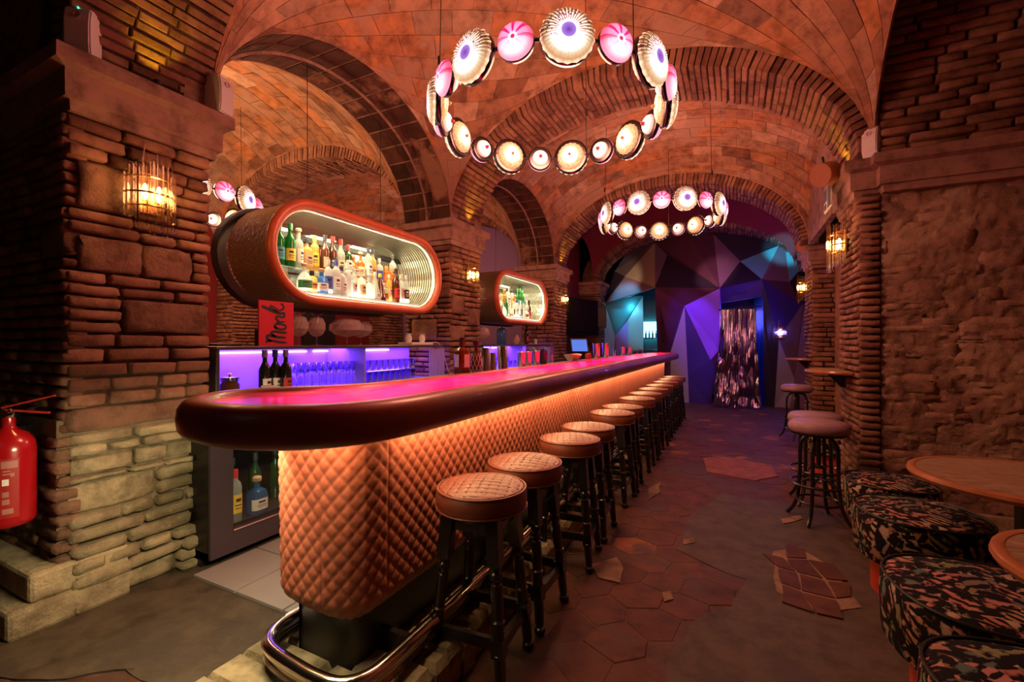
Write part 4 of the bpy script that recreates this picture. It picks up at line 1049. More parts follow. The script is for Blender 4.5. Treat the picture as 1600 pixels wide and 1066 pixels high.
fill(0, up, zc-.105, Xf-.27, yc-hl-.18, yc+hl-.05, 'large display upper shelf', 'bottles on the upper shelf of the large display', s=1.08)
fill(0, lo, zc-R+.118, Xf-.15, yc-hl-.02, yc+hl+.02, 'large display lower shelf', 'bottles on the lower shelf of the large display', s=1.08)
_, hl, R, Xf, yc, zc = hl2
up2 = [random.choice(up) for _ in range(13)]; lo2 = [random.choice(lo+[('wine', 'green_g', 'l_teal', 'l_green'), ('tall', 'red_g', 'l_red', 'l_red'), ('tall', 'green_g', None, 'l_green'), ('squat', 'red_g', 'l_white', 'l_red'), ('square', 'blue_g', 'l_teal', 'l_blue')]) for _ in range(13)]
up2[0] = up2[1] = ('wine', 'green_g', 'l_white', 'l_green')
fill(0, up2, zc-.105, Xf-.27, yc-hl-.14, yc+hl-.05, 'small display upper shelf', 'bottles on the upper shelf of the small display', s=1.0)
fill(0, lo2, zc-R+.118, Xf-.15, yc-hl, yc+hl, 'small display lower shelf', 'bottles on the lower shelf of the small display', s=1.0)
# ================================================================ BACK COUNTERS
M['ledpurp'] = emit('violet_light_strip', (.55, .30, 1), 9)
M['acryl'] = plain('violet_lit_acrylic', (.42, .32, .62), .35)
M['countertop'] = plain('dark_stone_counter', (.06, .05, .06), .3, coat=.3)
def backbar(label, y0, y1, group, fridge=True):
    t = thing('back_counter', label, 'counter', (0, 0, 0), 0, 'violet lit back counters')
    mb = MB(); mb.bbox(-3.62, -2.88, y0-.14, y1, .955, 1.0, .006); mb.build('worktop', M['countertop'], t)
    # fridge carcass with open glazed front
    mb = MB(); Y0 = y0-.14
    mb.box(-3.6, -3.5, Y0, y1, .05, .955); mb.box(-3.6, -2.9, Y0, Y0+.03, .05, .955); mb.box(-3.6, -2.9, y1-.03, y1, .05, .955); mb.box(-3.6, -2.9, Y0, y1, .05, .10); mb.box(-3.6, -2.95, Y0, y1, .90, .955); mb.box(-3.5, -2.97, Y0, y1, .0, .05)
    mb.build('fridge_carcass', M['darkmetal'], t)
    M['shelfwire'] = M.get('shelfwire') or plain('shelf_metal', (.45, .42, .42), .3, 1)
    mb = MB(); mb.bbox(-3.5, -2.95, Y0+.03, y1-.03, .205, .215, .002); mb.build('shelf', M['shelfwire'], t)
    nd = 3; dw = (y1-Y0)/nd
    for k in range(nd):
        a, b = Y0+k*dw+.004, Y0+(k+1)*dw-.004
        f = MB(); f.box(-2.9, -2.875, a, a+.14, .06, .95); f.box(-2.9, -2.875, b-.05, b, .06, .95); f.box(-2.9, -2.875, a+.14, b-.05, .06, .20); f.box(-2.9, -2.875, a+.14, b-.05, .72, .95)
        d = f.build('fridge_door', M['steeldark'] if 'steeldark' in M else M['darkmetal'], t)
        f = MB(); f.box(-2.885, -2.883, a+.14, b-.05, .20, .72); f.build('door_glass', M['clear'], d)
        f = MB(); f.tube([(-2.87, a+.14, .722), (-2.87, b-.05, .722)], .005, 5); f.tube([(-2.87, a+.14, .198), (-2.87, b-.05, .198)], .005, 5); f.build('trim', M['shelfwire'], d)
    # violet glowing rack
    mb = MB(); mb.bbox(-3.6, -3.06, y0+.005, y1-.12, 1.352, 1.378, .005); mb.build('rack_top', M['countertop'], t)
    mb = MB(); mb.bbox(-3.6, -3.07, y0+.01, y0+.035, 1.0, 1.352, .003); mb.build('rack_side', M['countertop'], t)
    mb = MB(); mb.box(-3.6, -3.575, y0+.03, y1-.12, 1.0, 1.352); mb.build('rack_back', M['acryl'], t)
    mb = MB(); mb.bbox(-3.57, -3.08, (y0+y1)/2-.008, (y0+y1)/2+.008, 1.0, 1.352, .002); mb.build('divider', M['acryl'], t)
    mb = MB(); mb.box(-3.57, -3.1, y0+.04, y1-.4, 1.012, 1.018); mb.build('drip_mat', M['acryl'], t)
    L3 = (y1-y0-.5)
    mb = MB(); mb.box(-3.572, -3.556, y0+.06, y0+L3*.5, 1.315, 1.327); mb.box(-3.572, -3.556, y0+L3*.5+.08, y1-.5, 1.315, 1.327); mb.build('light_strip', M['ledpurp'], t)
    # ribbed acrylic end
    mb = MB()
    for k in range(10): mb.bbox(-3.10, -3.085, y1-.36+k*.03, y1-.338+k*.03, 1.0, 1.33, .004)
    mb.build('ribbed_end', M['acryl'], t)
    for k in range(3):
        o_ = lamp('AREA', 'rack_lamp', (-3.42, y0+(y1-y0)*(k+.5)/3, 1.345), 9, PURP, .2, (0, 0, 0), .7)
    o_ = lamp('AREA', 'rack_lamp', (-3.3, (y0+y1)/2, 1.34), 4, PURP, .1, (0, math.radians(50), 0), 2.0)
M['steeldark'] = plain('dark_brushed_steel', (.13, .10, .12), .35, .7)
backbar('back counter with a violet lit glass rack below the large bottle display', 1.78, 4.5, '')
backbar('back counter with a violet lit glass rack below the small bottle display', 5.3, 7.95, '')
# ---------------------------------------------------------------- glassware in the racks
def glassware(kind, loc, label, group, s=1.0):
    G = {'wine_glass': [(.034, 0), (.034, .002), (.006, .006), (.0035, .012), (.0035, .085), (.012, .095), (.034, .12), (.040, .15), (.036, .19), (.031, .215)],
         'coupe': [(.032, 0), (.032, .002), (.006, .006), (.0035, .012), (.0035, .10), (.02, .11), (.048, .13), (.052, .15)],
         'martini': [(.036, 0), (.036, .002), (.005, .008), (.0035, .02), (.0035, .10), (.055, .19)],
         'tumbler': [(.032, 0), (.034, .003), (.040, .10)],
         'highball': [(.028, 0), (.030, .003), (.034, .15)]}[kind]
    mb = MB(); mb.lathe([(r*s, z*s) for r, z in G], 14, cap=False)
    o = mb.build('drinking_glass', M['crystalv'], None, True); o.location = loc
    o.name = kind; tag(o, label, 'glass', group); return o
M['crystalv'] = glass('bar_glass', (.62, .56, .88), .78, .10)
random.seed(44)
prot = {}
def place(kind, loc, label, group, s=1.0):
    if kind not in prot: prot[kind] = glassware(kind, loc, label, group, s)
    else:
        o = prot[kind].copy(); C.objects.link(o); o.location = loc; o['label'] = label; o['group'] = group
nm = {'wine_glass': 'stemmed wine glass', 'coupe': 'coupe glass', 'martini': 'cone cocktail glass', 'tumbler': 'cut tumbler', 'highball': 'tall straight glass'}
yy = 2.52
for i in range(9): place('wine_glass', (-3.20-.0*i, 2.50+i*.075, 1.018), 'stemmed wine glass, %s from left in the front row of the near violet rack' % ORD[i], 'wine glasses in the near violet rack')
for i in range(8): place('coupe', (-3.32, 2.55+i*.10, 1.018), 'wide coupe glass, %s from left in the near violet rack' % ORD[i], 'coupe glasses in the near violet rack')
for i in range(5): place('martini', (-3.45, 2.6+i*.13, 1.018), 'cone-shaped cocktail glass, %s from left in the near violet rack' % ORD[i], 'cocktail glasses in the near violet rack')
for r in range(2):
    for i in range(9): place('tumbler', (-3.16-r*.1, 3.26+i*.083, 1.018), 'cut tumbler, %s from left in the %s bottom row, near violet rack' % (ORD[i], ('front', 'rear')[r]), 'lower tumblers in the near violet rack')
for i in range(9): place('tumbler', (-3.18, 3.27+i*.083, 1.130), 'cut tumbler, %s from left on the raised tier, near violet rack' % ORD[i], 'upper tumblers in the near violet rack')
mb = MB(); mb.bbox(-3.3, -3.12, 3.2, 4.05, 1.120, 1.128, .002); mb.bbox(-3.3, -3.28, 3.2, 3.215, 1.0, 1.12, .002); mb.bbox(-3.3, -3.28, 4.04, 4.055, 1.0, 1.12, .002)
o = mb.build('glass_tier', M['crystalv']); tag(o, 'clear tier holding a row of tumblers in the near violet rack', 'shelf')
for r in range(2):
    for i in range(12): place('highball' if r else 'tumbler', (-3.18-r*.13, 5.5+i*.17, 1.018), ('tall straight glass' if r else 'short tumbler')+', %s from left in the far violet rack' % ORD[i], ('tall' if r else 'short')+' glasses in the far violet rack')
# wine bottles, jar, cup and tray on the near counter
bottle('wine', 'wine_g', 'l_white', 'l_purplep', (-2.985, 2.075, 1.0), 'dark wine bottle with a white label, left of two others on the back counter', 'wine bottles on the back counter', 1.06, .2)
bottle('wine', 'wine_g', 'l_white', 'l_navy', (-2.985, 2.155, 1.0), 'dark wine bottle with a white label, middle one of three on the back counter', 'wine bottles on the back counter', 1.06, .2)
bottle('wine', 'wine_g', 'l_red', 'l_purplep', (-2.93, 2.20, 1.0), 'dark wine bottle with a red label beside two white-labelled ones', 'wine bottles on the back counter', 1.06, .1)
t = thing('lidded_jar', 'lidded glass jar in the left end of the violet rack', 'jar', (-3.15, 1.93, 1.0))
mb = MB(); mb.lathe([(.055, 0), (.06, .01), (.06, .11), (.05, .125), (.05, .14)], 20); mb.build('jar_body', M['brown_g'], t, True)
mb = MB(); mb.lathe([(.056, .135), (.058, .14), (.058, .16), (.01, .165), (.008, .175), (.014, .185), (0, .19)], 20); mb.build('lid', M['chrome'], t, True)
t = thing('paper_cup', 'white paper cup standing before the dark wine bottles', 'cup', (-2.90, 2.04, 1.0))
mb = MB(); mb.lathe([(.030, 0), (.042, .10)], 20, cap=False); mb.lathe([(0, .003), (.030, .003)], 20, cap=False); mb.build('cup_body', M['l_white'], t, True)
mb = MB(); mb.tube([(.042*math.cos(a), .042*math.sin(a), .10) for a in [2*PI*k/20 for k in range(20)]], .0025, 5, closed=True); mb.build('cup_rim', M['l_white'], t, True)
t = thing('glass_dish', 'shallow frosted dish at the near left end of the back counter', 'dish', (-2.92, 1.86, 1.0))
mb = MB(); mb.lathe([(.03, 0), (.035, .01), (.062, .05)], 20, cap=False); mb.lathe([(0, .004), (.03, .004)], 20, cap=False); mb.build('dish_body', M['frost'], t, True)
# things on top of the near rack
ZR = 1.378
def sign():
    t = thing('sign_panel', 'red panel with black brush lettering standing on the back counter', 'sign', (-3.085, 2.10, ZR))
    W, H = .285, .335
    mb = MB(); mb.box(-.012, 0, 0, W, 0, H); mb.build('panel', M['signred'], t)
    mb = MB(); mb.box(-.05, -.012, 0, .01, 0, .12); mb.box(-.05, -.012, W-.01, W, 0, .12); mb.build('stand', M['black'], t)
    sx, sy = W/495, H/645
    strokes = [([(170, 835), (182, 812), (240, 805), (350, 825), (462, 835)], 13), ([(235, 812), (190, 785), (178, 750), (205, 730), (330, 752), (448, 762)], 14), ([(300, 750), (248, 715), (240, 688), (290, 672), (380, 684), (462, 686)], 14),
      ([(270, 598), (310, 622), (370, 640), (430, 630), (446, 600), (425, 575), (370, 562), (315, 562), (290, 578), (292, 604), (320, 628)], 11),
      ([(310, 540), (350, 535), (436, 523)], 10), ([(350, 524), (308, 492), (305, 466), (335, 452), (390, 462), (420, 455), (432, 420)], 12),
      ([(102, 318), (160, 340), (240, 372), (320, 398), (380, 405), (440, 402)], 15), ([(340, 392), (270, 362), (222, 330), (235, 305), (275, 325), (350, 372)], 9), ([(345, 368), (395, 348), (415, 315), (402, 282), (368, 262)], 11)]
    mb = MB()
    for P, wd in strokes:
        Q = [((x-70)*sx, (880-y)*sy) for x, y in P]; Q3 = catmull([(*Q[0], 0)]+[(*q, 0) for q in Q]+[(*Q[-1], 0)], 5); n = len(Q3); vs = []
        for i, q in enumerate(Q3):
            tt = (Q3[min(i+1, n-1)]-Q3[max(i-1, 0)]).normalized(); nn_ = Vector((-tt.y, tt.x, 0)); ww = wd*1.25*sx*(1 if 1 < i < n-2 else .6)
            for s_ in (-1, 1):
                p_ = q+nn_*ww*s_; vs += [(.0006, p_.x, p_.y), (.0022, p_.x, p_.y)]
        fs = []
        for i in range(n-1): a = i*4; fs += [(a+1, a+5, a+7, a+3), (a, a+2, a+6, a+4), (a, a+4, a+5, a+1), (a+2, a+3, a+7, a+6)]
        mb.add(vs, fs)
    mb.build('lettering', M['l_blackp'], t)
M['signred'] = plain('sign_red', (.62, .008, .03), .5)
sign()
o = MB(); o.bbox(-.12, .12, -.09, .09, 0, .018, .004); o = o.build('tray', M['darkmetal']); o.location = (-3.3, 1.95, ZR); tag(o, 'flat dark tray left of the red sign on the rack top', 'tray')
def bowl(loc, label, R=.085, leaf=True):
    t = thing('cut_glass_bowl', label, 'bowl', loc, 0, 'cut glass bowls on the rack top')
    mb = MB(); prof = [(.005, .075), (.03, .082), (R*.7, .10), (R, .14), (R*.98, .19), (R*.72, .235), (R*.3, .25)]
    seg = 26; vs = []; fs = []
    for q, (r, z) in enumerate(prof):
        for k in range(seg):
            a = 2*PI*k/seg; b = 1+.05*((k+q) % 2); vs.append((r*b*math.cos(a), r*b*math.sin(a), z))
    for i in range(len(prof)-1):
        for k in range(seg): fs.append((i*seg+k, i*seg+(k+1) % seg, (i+1)*seg+(k+1) % seg, (i+1)*seg+k))
    mb.add(vs, fs); mb.build('bowl_body', M['cutglass'], t)
    mb = MB(); mb.lathe([(.034, 0), (.034, .004), (.006, .01), (.005, .075), (0, .08)], 16); mb.build('stem', M['crystal'], t, True)
    if leaf:
        for s_ in (-1, 1):
            mb = MB(); mb.add([(0, 0, .25), (0, s_*.03, .275), (0, s_*.075, .285), (0, s_*.04, .255), (.008, s_*.035, .265)], [(0, 1, 4), (1, 2, 4), (2, 3, 4), (3, 0, 4)]); mb.build('leaf', M['cutglass'], t)
M['cutglass'] = liquid('cut_glass', (.80, .64, .62), .66, .12)
bowl((-3.25, 2.56, ZR), 'apple-shaped cut glass bowl on a stem right beside the red sign', .075)
bowl((-3.25, 2.74, ZR), 'apple-shaped cut glass bowl on a stem, second from the red sign', .07)
bowl((-3.25, 3.08, ZR), 'wide cut glass punch bowl in the middle of the rack top', .15, False)
bowl((-3.35, 3.35, ZR), 'cut glass bowl partly behind the wide punch bowl', .11, False)
t = thing('white_box', 'flat white tray with a cable on the right end of the rack top', 'tray', (-3.25, 4.10, ZR))
mb = MB(); mb.bbox(-.10, .10, -.19, .19, .0, .028, .005); mb.build('tray_body', M['l_white'], t)
mb = MB(); mb.tube([tuple(q) for q in catmull([(0, .18, .02), (.05, .19, .02), (.13, .26, .02), (.16, .32, -.12), (.18, .38, -.30), (.2, .44, -.37), (.2, .46, -.37)], 5)], .005, 6); mb.build('cable', M['l_cream'], t, True)
for k, dy in enumerate((-.13, .11)):
    t = thing('ceramic_jar', ('left' if k == 0 else 'right')+' of two small white ceramic jars on the flat tray', 'jar', (-3.25, 4.10+dy, ZR+.028), 0, 'white ceramic jars')
    mb = MB(); mb.lathe([(.028, 0), (.036, .02), (.038, .05), (.030, .08), (.026, .088)], 20); mb.build('jar_body', M['l_white'], t, True)
    mb = MB(); mb.lathe([(.034, .088), (.036, .092), (.036, .098), (0, .10)], 20); mb.build('lid', M['l_white'], t, True)
# on the far rack
bowl((-3.3, 5.75, ZR), 'cut glass bowl on the far rack top, left end', .08)
t = thing('water_dispenser', 'blue lit glass dispenser on the far rack top', 'dispenser', (-3.3, 6.3, ZR))
mb = MB(); mb.lathe([(.07, 0), (.075, .01), (.075, .22), (.05, .25), (.05, .26)], 20); mb.build('tank', M['blue_g'], t, True); mb = MB(); mb.lathe([(.055, .26), (.055, .28), (.02, .29), (0, .29)], 20); mb.build('lid', M['chrome'], t, True)
t = thing('vase', 'small pink ceramic vase on the far rack top', 'vase', (-3.3, 6.85, ZR)); mb = MB(); mb.lathe([(.03, 0), (.05, .05), (.055, .09), (.03, .14), (.034, .16)], 20); mb.build('vase_body', M['l_pinkp'], t, True)
bottle('wine', 'wine_g', 'l_red', 'l_blackp', (-3.25, 7.15, ZR), 'dark wine bottle with a red label on the far rack top', None, 1.0, .1)
o = MB(); o.lathe([(.03, 0), (.03, .09), (.0, .1)], 14); o = o.build('candle', M['l_cream'], None, True); o.location = (-3.25, 7.55, ZR); tag(o, 'short pale candle at the right end of the far rack top', 'candle')
# fridge bottles
fb = [('tall', 'clear_g', 'l_yellow', 'l_red', -2.98, 1.86, 1.12, 'clear bottle with a yellow label at the left of the undercounter fridge'), ('squat', 'blue_g', 'l_white', 'l_cork', -2.99, 2.02, 1.25, 'squat pale blue bottle with a round white label and cork knob in the fridge'),
      ('wine', 'darkgreen_g', 'l_yellow', 'l_green', -2.99, 2.24, 1.1, 'green bottle with a yellow and green label in the fridge'), ('wine', 'darkgreen_g', None, 'l_blackp', -3.16, 1.95, 1.15, 'plain dark green bottle in the second row of the fridge, left'), ('wine', 'darkgreen_g', None, 'l_blackp', -3.16, 2.12, 1.15, 'plain dark green bottle in the second row of the fridge, middle'), ('wine', 'darkgreen_g', None, 'l_blackp', -3.18, 2.3, 1.15, 'plain dark green bottle in the second row of the fridge, right')]
for k, g, l, c, x, y, s_, lb in fb: bottle(k, g, l, c, (x, y, .215), lb, 'bottles in the undercounter fridge', s_, .0)
lamp('POINT', 'added_fridge_fill', (-2.93, 2.1, .66), 1.6, (1, .9, .75), .05)  # added light that brings out the colours of the fridge bottles
M['cognac'] = liquid('cognac_in_bottle', (.30, .07, .015), .5)
ZM = 1.19
t = thing('spirit_bottle', 'broad shouldered brown spirit bottle with a white label standing on the bar', 'bottle', (-1.62, pix(722, 580, X=-1.62).y, ZM), -.4)
mb = MB(); sq_prof(mb, [(.0, 0), (.040, 0), (.043, .008), (.043, .14), (.036, .165), (.015, .18), (.014, .235), (0, .235)], 4, 24, 1.25, 1.0); mb.build('glass_body', M['cognac'], t, True)
mb = MB(); mb.lathe([(.016, .19), (.016, .245), (.0, .246)], 14); mb.build('cap', M['l_blackp'], t, True)
mb = MB(); mb.box(-.022, .028, -.0460, -.0445, .05, .135); mb.box(.0545, .056, -.02, .02, .05, .135); mb.build('label', M['l_white'], t)
t = thing('wire_decanter', 'dark bottle in a crossed wire cage beside the brown spirit bottle', 'bottle', (-1.62, pix(744, 578, X=-1.62).y, ZM))
mb = MB(); mb.lathe([(.030, 0), (.040, .03), (.042, .08), (.03, .13), (.014, .155), (.013, .19)], 20); mb.build('glass_body', M['brown_g'], t, True)
mb = MB(); mb.lathe([(.012, .185), (.022, .20), (.024, .225), (.0, .23)], 12); mb.build('stopper', M['l_blackp'], t, True)
mb = MB()
for k in range(10):
    for s_ in (-1, 1):
        mb.tube([((.044 if z < .09 else .034)*math.cos(2*PI*k/10+s_*z*9), (.044 if z < .09 else .034)*math.sin(2*PI*k/10+s_*z*9), z) for z in (0, .03, .06, .085, .12, .14)], .0012, 4)
mb.build('wire_cage', M['l_white'], t)
def shaker(u, v, H, R, label, mat='steel', X=-1.63, group=None, name='cocktail_shaker', flip=False):
    p = pix(u, v, X=X); t = thing(name, label, 'shaker', (X, p.y, ZM), 0, group)
    pr = [(R*.80, 0), (R*.82, .004), (R, H-.004), (R*1.02, H)]
    if flip: pr = [(R*1.02, 0), (R, .004), (R*.82, H-.004), (R*.78, H)]
    mb = MB(); mb.lathe(pr, 24, cap=flip); mb.lathe([(0, .003), (R*.8, .003)], 24, cap=False); mb.build('tin', M[mat], t, True)
    mb = MB(); z = 0.0 if flip else H; mb.tube([(R*1.02*math.cos(a), R*1.02*math.sin(a), z+.002) for a in [2*PI*k/24 for k in range(24)]], .0018, 5, closed=True); mb.build('lip', M[mat], t, True)
    return t
G = 'metal shakers standing on the bar'
shaker(757, 579, .175, .042, 'tall steel mixing tin just right of the wire caged bottle', group=G, flip=True)
shaker(768, 576, .135, .036, 'short steel tin between two taller tins on the bar', group=G, flip=True)
shaker(785, 575, .185, .045, 'tallest steel shaker tin, left of the gap before the herb tins', group=G, flip=True)
shaker(815, 572, .13, .036, 'plain steel cup left of the tins filled with herbs', group=G)
shaker(825, 571, .13, .036, 'dark steel cup touching the left herb tin', group=G)
for k, (u, v, l) in enumerate(((837, 570, 'steel tin filled with green herbs, left of the darker one'), (849, 569, 'dark tin overflowing with green herbs'))):
    t = shaker(u, v, .135, .040, l, mat='steel' if k == 0 else 'darkmetal', group='tins of herbs on the bar', name='herb_tin')
    for q in range(14):
        a = random.uniform(0, 2*PI); r = random.uniform(0, .03); mb = MB(); b = Vector((r*math.cos(a), r*math.sin(a), .13)); d = Vector((math.cos(a)*.03, math.sin(a)*.03, random.uniform(.01, .04)))
        s_ = d.cross(Vector((0, 0, 1))).normalized()*.011
        mb.add([b, b+d*.5+s_, b+d, b+d*.5-s_, b+d*.5+Vector((0, 0, .006))], [(0, 1, 4), (1, 2, 4), (2, 3, 4), (3, 0, 4)]); mb.build('leaf', M['leafg'] if 'leafg' in M else M['l_green'], t)
o = MB(); o.lathe([(.028, 0), (.030, .003), (.034, .11)], 16, cap=False); o = o.build('drinking_glass', M['crystal'], None, True); p = pix(859, 568, X=-1.63); o.location = (-1.63, p.y, ZM); tag(o, 'clear glass right of the herb tins on the bar', 'glass')
p = pix(895, 566, X=-1.6); t = thing('garnish_bowl', 'wide pale boat-shaped bowl on the bar', 'bowl', (-1.60, p.y, ZM))
mb = MB(); vs = []; fs = []; seg = 28
for r, z in ((.05, .0), (.055, .004), (.10, .055), (.115, .075), (.10, .070), (.05, .012)):
    for k in range(seg):
        a = 2*PI*k/seg; vs.append((r*.8*math.cos(a), r*1.35*math.sin(a), z+.015*abs(math.sin(a))**2*(z > .02)))
for i in range(5):
    for k in range(seg): fs.append((i*seg+k, i*seg+(k+1) % seg, (i+1)*seg+(k+1) % seg, (i+1)*seg+k))
fs += [tuple(range(seg))[::-1], tuple(5*seg+k for k in range(seg))]; mb.add(vs, fs); mb.build('bowl_body', M['l_cream'], t, True)
p = pix(924, 562, X=-1.62)
t = thing('red_pot', 'small red pot beside steel pourers on the bar', 'pot', (-1.66, p.y, ZM)); mb = MB(); mb.lathe([(.03, 0), (.04, .03), (.035, .07), (.02, .08), (0, .082)], 18); mb.build('pot_body', M['l_red'], t, True)
for k, (u, v, l) in enumerate(((932, 560, 'left of two tall mirrored shakers near the tablet'), (946, 559, 'right of two tall mirrored shakers near the tablet'))): shaker(u, v, .20, .05, l, mat='chrome', group='mirrored shakers')
for k, (u, v, l, h) in enumerate(((972, 554, 'left small steel tin at the far end of the bar', .14), (982, 553, 'right small steel tin at the far end of the bar', .14))):
    shaker(u, v, h, .045, l, mat='steel', group='far steel tins')
for k, u in enumerate((992, 1000, 1008)):
    p = pix(u, 552, X=-1.6); t = thing('black_jar', ('left', 'middle', 'right')[k]+' of three small dark jars at the far end of the bar', 'jar', (-1.6, p.y, ZM), 0, 'dark jars'); mb = MB(); mb.lathe([(.035, 0), (.045, .03), (.04, .07), (.03, .08)], 16); mb.build('jar_body', M['black'], t, True)
p = pix(960, 556, X=-1.6); t = thing('candle_glass', 'small violet lit candle glass between shakers and tins', 'candle', (-1.6, p.y, ZM)); mb = MB(); mb.lathe([(.02, 0), (.022, .10)], 14, cap=False); mb.build('glass_body', M['crystal'], t, True); mb = MB(); mb.lathe([(.017, .005), (.017, .06), (0, .062)], 12); mb.build('wax', M['l_pinkp'], t, True)
# tablet till
p = pix(896, 545, Y=8.3)
t = thing('till_tablet', 'tablet till with a glowing blue screen behind the bar', 'tablet', (-2.45, 7.65, 0))
mb = MB(); mb.bbox(-.03, .03, -.03, .03, 0, 1.25, .005); mb.build('stand', M['black'], t)
M['screenblue'] = emit('blue_screen', (.06, .25, 1), .8)
def slab(w_, h_, d_, c, rx, rz, name, mat, par):
    mb = MB(); mb.bbox(-w_/2, w_/2, -d_/2, d_/2, -h_/2, h_/2, .002); o = mb.build(name, mat, par); o.location = c; o.rotation_euler = (rx, 0, rz); return o
slab(.30, .26, .02, (0, 0, 1.36), math.radians(-28), .55, 'tablet_body', M['black'], t)
slab(.27, .23, .004, (.008, -.012, 1.355), math.radians(-28), .55, 'screen', M['screenblue'], t)
# ================================================================ CHANDELIERS
random.seed(55)
def lampglass(name, kind):
    m, t, p = nt(name); L = t.links.new; tc = t.nodes.new('ShaderNodeTexCoord'); sp = t.nodes.new('ShaderNodeSeparateXYZ'); L(tc.outputs['Object'], sp.inputs[0])
    # disc axis is x: radius in y,z
    vm = N(t, 'ShaderNodeCombineXYZ'); L(sp.outputs['Y'], vm.inputs[0]); L(sp.outputs['Z'], vm.inputs[1])
    ln = N(t, 'ShaderNodeVectorMath', operation='LENGTH'); L(vm.outputs[0], ln.inputs[0])
    an = N(t, 'ShaderNodeMath', operation='ARCTAN2'); L(sp.outputs['Z'], an.inputs[0]); L(sp.outputs['Y'], an.inputs[1])
    def spokes(n, thr, w=.15):
        a = N(t, 'ShaderNodeMath', operation='MULTIPLY'); a.inputs[1].default_value = n; L(an.outputs[0], a.inputs[0])
        s = N(t, 'ShaderNodeMath', operation='COSINE'); L(a.outputs[0], s.inputs[0]); return s.outputs[0]
    def rad(stops):
        mr = N(t, 'ShaderNodeMapRange'); mr.inputs['From Max'].default_value = 1; L(ln.outputs['Value'], mr.inputs['Value']); 
        sc_ = N(t, 'ShaderNodeMath', operation='DIVIDE'); L(ln.outputs['Value'], sc_.inputs[0]); sc_.inputs[1].default_value = R0[kind]
        return ramp(t, stops, sc_.outputs[0])
    R0 = {'outer_big': .15, 'outer_small': .10, 'inner_big': .12, 'inner_small': .075}
    if kind == 'outer_big':
        base = rad([(0, (.10, .02, .18)), (.10, (.16, .07, .34)), (.25, (.26, .13, .48)), (.31, (1.6, 1.35, 1.8)), (.58, (1.6, 1.3, 1.2)), (.78, (.62, .45, .30)), (.93, (.42, .22, .09)), (1, (.9, .6, .4))])
        v = N(t, 'ShaderNodeTexVoronoi', Scale=58); L(tc.outputs['Object'], v.inputs['Vector'])
        d = ramp(t, [(.24, (.16, .05, .20)), (.44, (1, 1, 1))], v.outputs['Distance']); s = spokes(38, 0); q = ramp(t, [(.35, (.25, .15, .08)), (.6, (1, 1, 1))], s)
        msk = rad([(.3, (0, 0, 0)), (.42, (1, 1, 1))]); mul = (d, q)
    elif kind == 'outer_small':
        base = rad([(0, (.45, .02, .06)), (.10, (.5, .02, .08)), (.16, (1.7, 1.2, 1.25)), (.75, (1.2, .8, .85)), (1, (.8, .25, .35))]); s = spokes(8, 0)
        q = ramp(t, [(.30, (.8, .25, .42)), (.62, (.55, .005, .12))], s); mul = (q,); msk = rad([(0.1, (.2, .2, .2)), (.3, (1, 1, 1)), (1, (1, 1, 1))])
    elif kind == 'inner_big':
        base = rad([(0, (.25, .12, .02)), (.07, (.5, .3, .05)), (.12, (2.0, 1.8, 1.3)), (.42, (1.6, 1.25, .8)), (.68, (.75, .42, .14)), (1, (.55, .22, .06))])
        v = N(t, 'ShaderNodeTexVoronoi', Scale=75); L(tc.outputs['Object'], v.inputs['Vector']); d = ramp(t, [(.2, (1, 1, 1)), (.6, (.55, .35, .2))], v.outputs['Distance']); mul = (d,); msk = rad([(.4, (0, 0, 0)), (.7, (1, 1, 1))])
    else:
        base = rad([(0, (.35, .02, .03)), (.22, (.45, .03, .03)), (.30, (2.0, 1.5, 1.1)), (.62, (1.4, .75, .6)), (1, (.6, .14, .12))]); mul = (); msk = None
    if msk is not None and kind.startswith('outer'):
        zr = N(t, 'ShaderNodeMapRange'); zr.inputs['From Min'].default_value = -.07; zr.inputs['From Max'].default_value = .01; zr.inputs['To Min'].default_value = .12; L(sp.outputs['Z'], zr.inputs['Value'])  # bulb glow painted in: the pattern washes out towards the lower half
        mz_ = N(t, 'ShaderNodeMath', operation='MULTIPLY'); L(msk, mz_.inputs[0]); L(zr.outputs[0], mz_.inputs[1]); msk = mz_.outputs[0]
    out = base
    for d in mul:
        mx = N(t, 'ShaderNodeMix', data_type='RGBA', blend_type='MULTIPLY'); L(msk, mx.inputs['Factor']); L(out, mx.inputs['A']); L(d, mx.inputs['B']); out = mx.outputs['Result']
    L(out, p.inputs['Emission Color']); p.inputs['Emission Strength'].default_value = 1.75; p.inputs['Base Color'].default_value = (.3, .25, .25, 1); p.inputs['Roughness'].default_value = .1
    return m
for k in ('outer_big', 'outer_small', 'inner_big', 'inner_small'): M[k] = lampglass('lit_'+k+'_dish', k)
def dish(mb, R, depth, sgn_, x0, ribs=0, seg=36):
    prof = [(R, 0), (R*.97, depth*.25), (R*.85, depth*.62), (R*.6, depth*.9), (R*.3, depth), (R*.12, depth*.98), (0, depth*.97)]
    vs = []; fs = []
    for q, (r, z) in enumerate(prof):
        for k in range(seg):
            a = 2*PI*k/seg; b = 1+(.022*(1 if k % 2 else -1) if ribs and 0 <= q < 3 else 0); vs.append((x0+sgn_*z, r*b*math.cos(a), r*b*math.sin(a)))
    for i in range(len(prof)-1):
        for k in range(seg): fs.append((i*seg+k, i*seg+(k+1) % seg, (i+1)*seg+(k+1) % seg, (i+1)*seg+k))
    mb.add(vs, fs)
_dm = {}
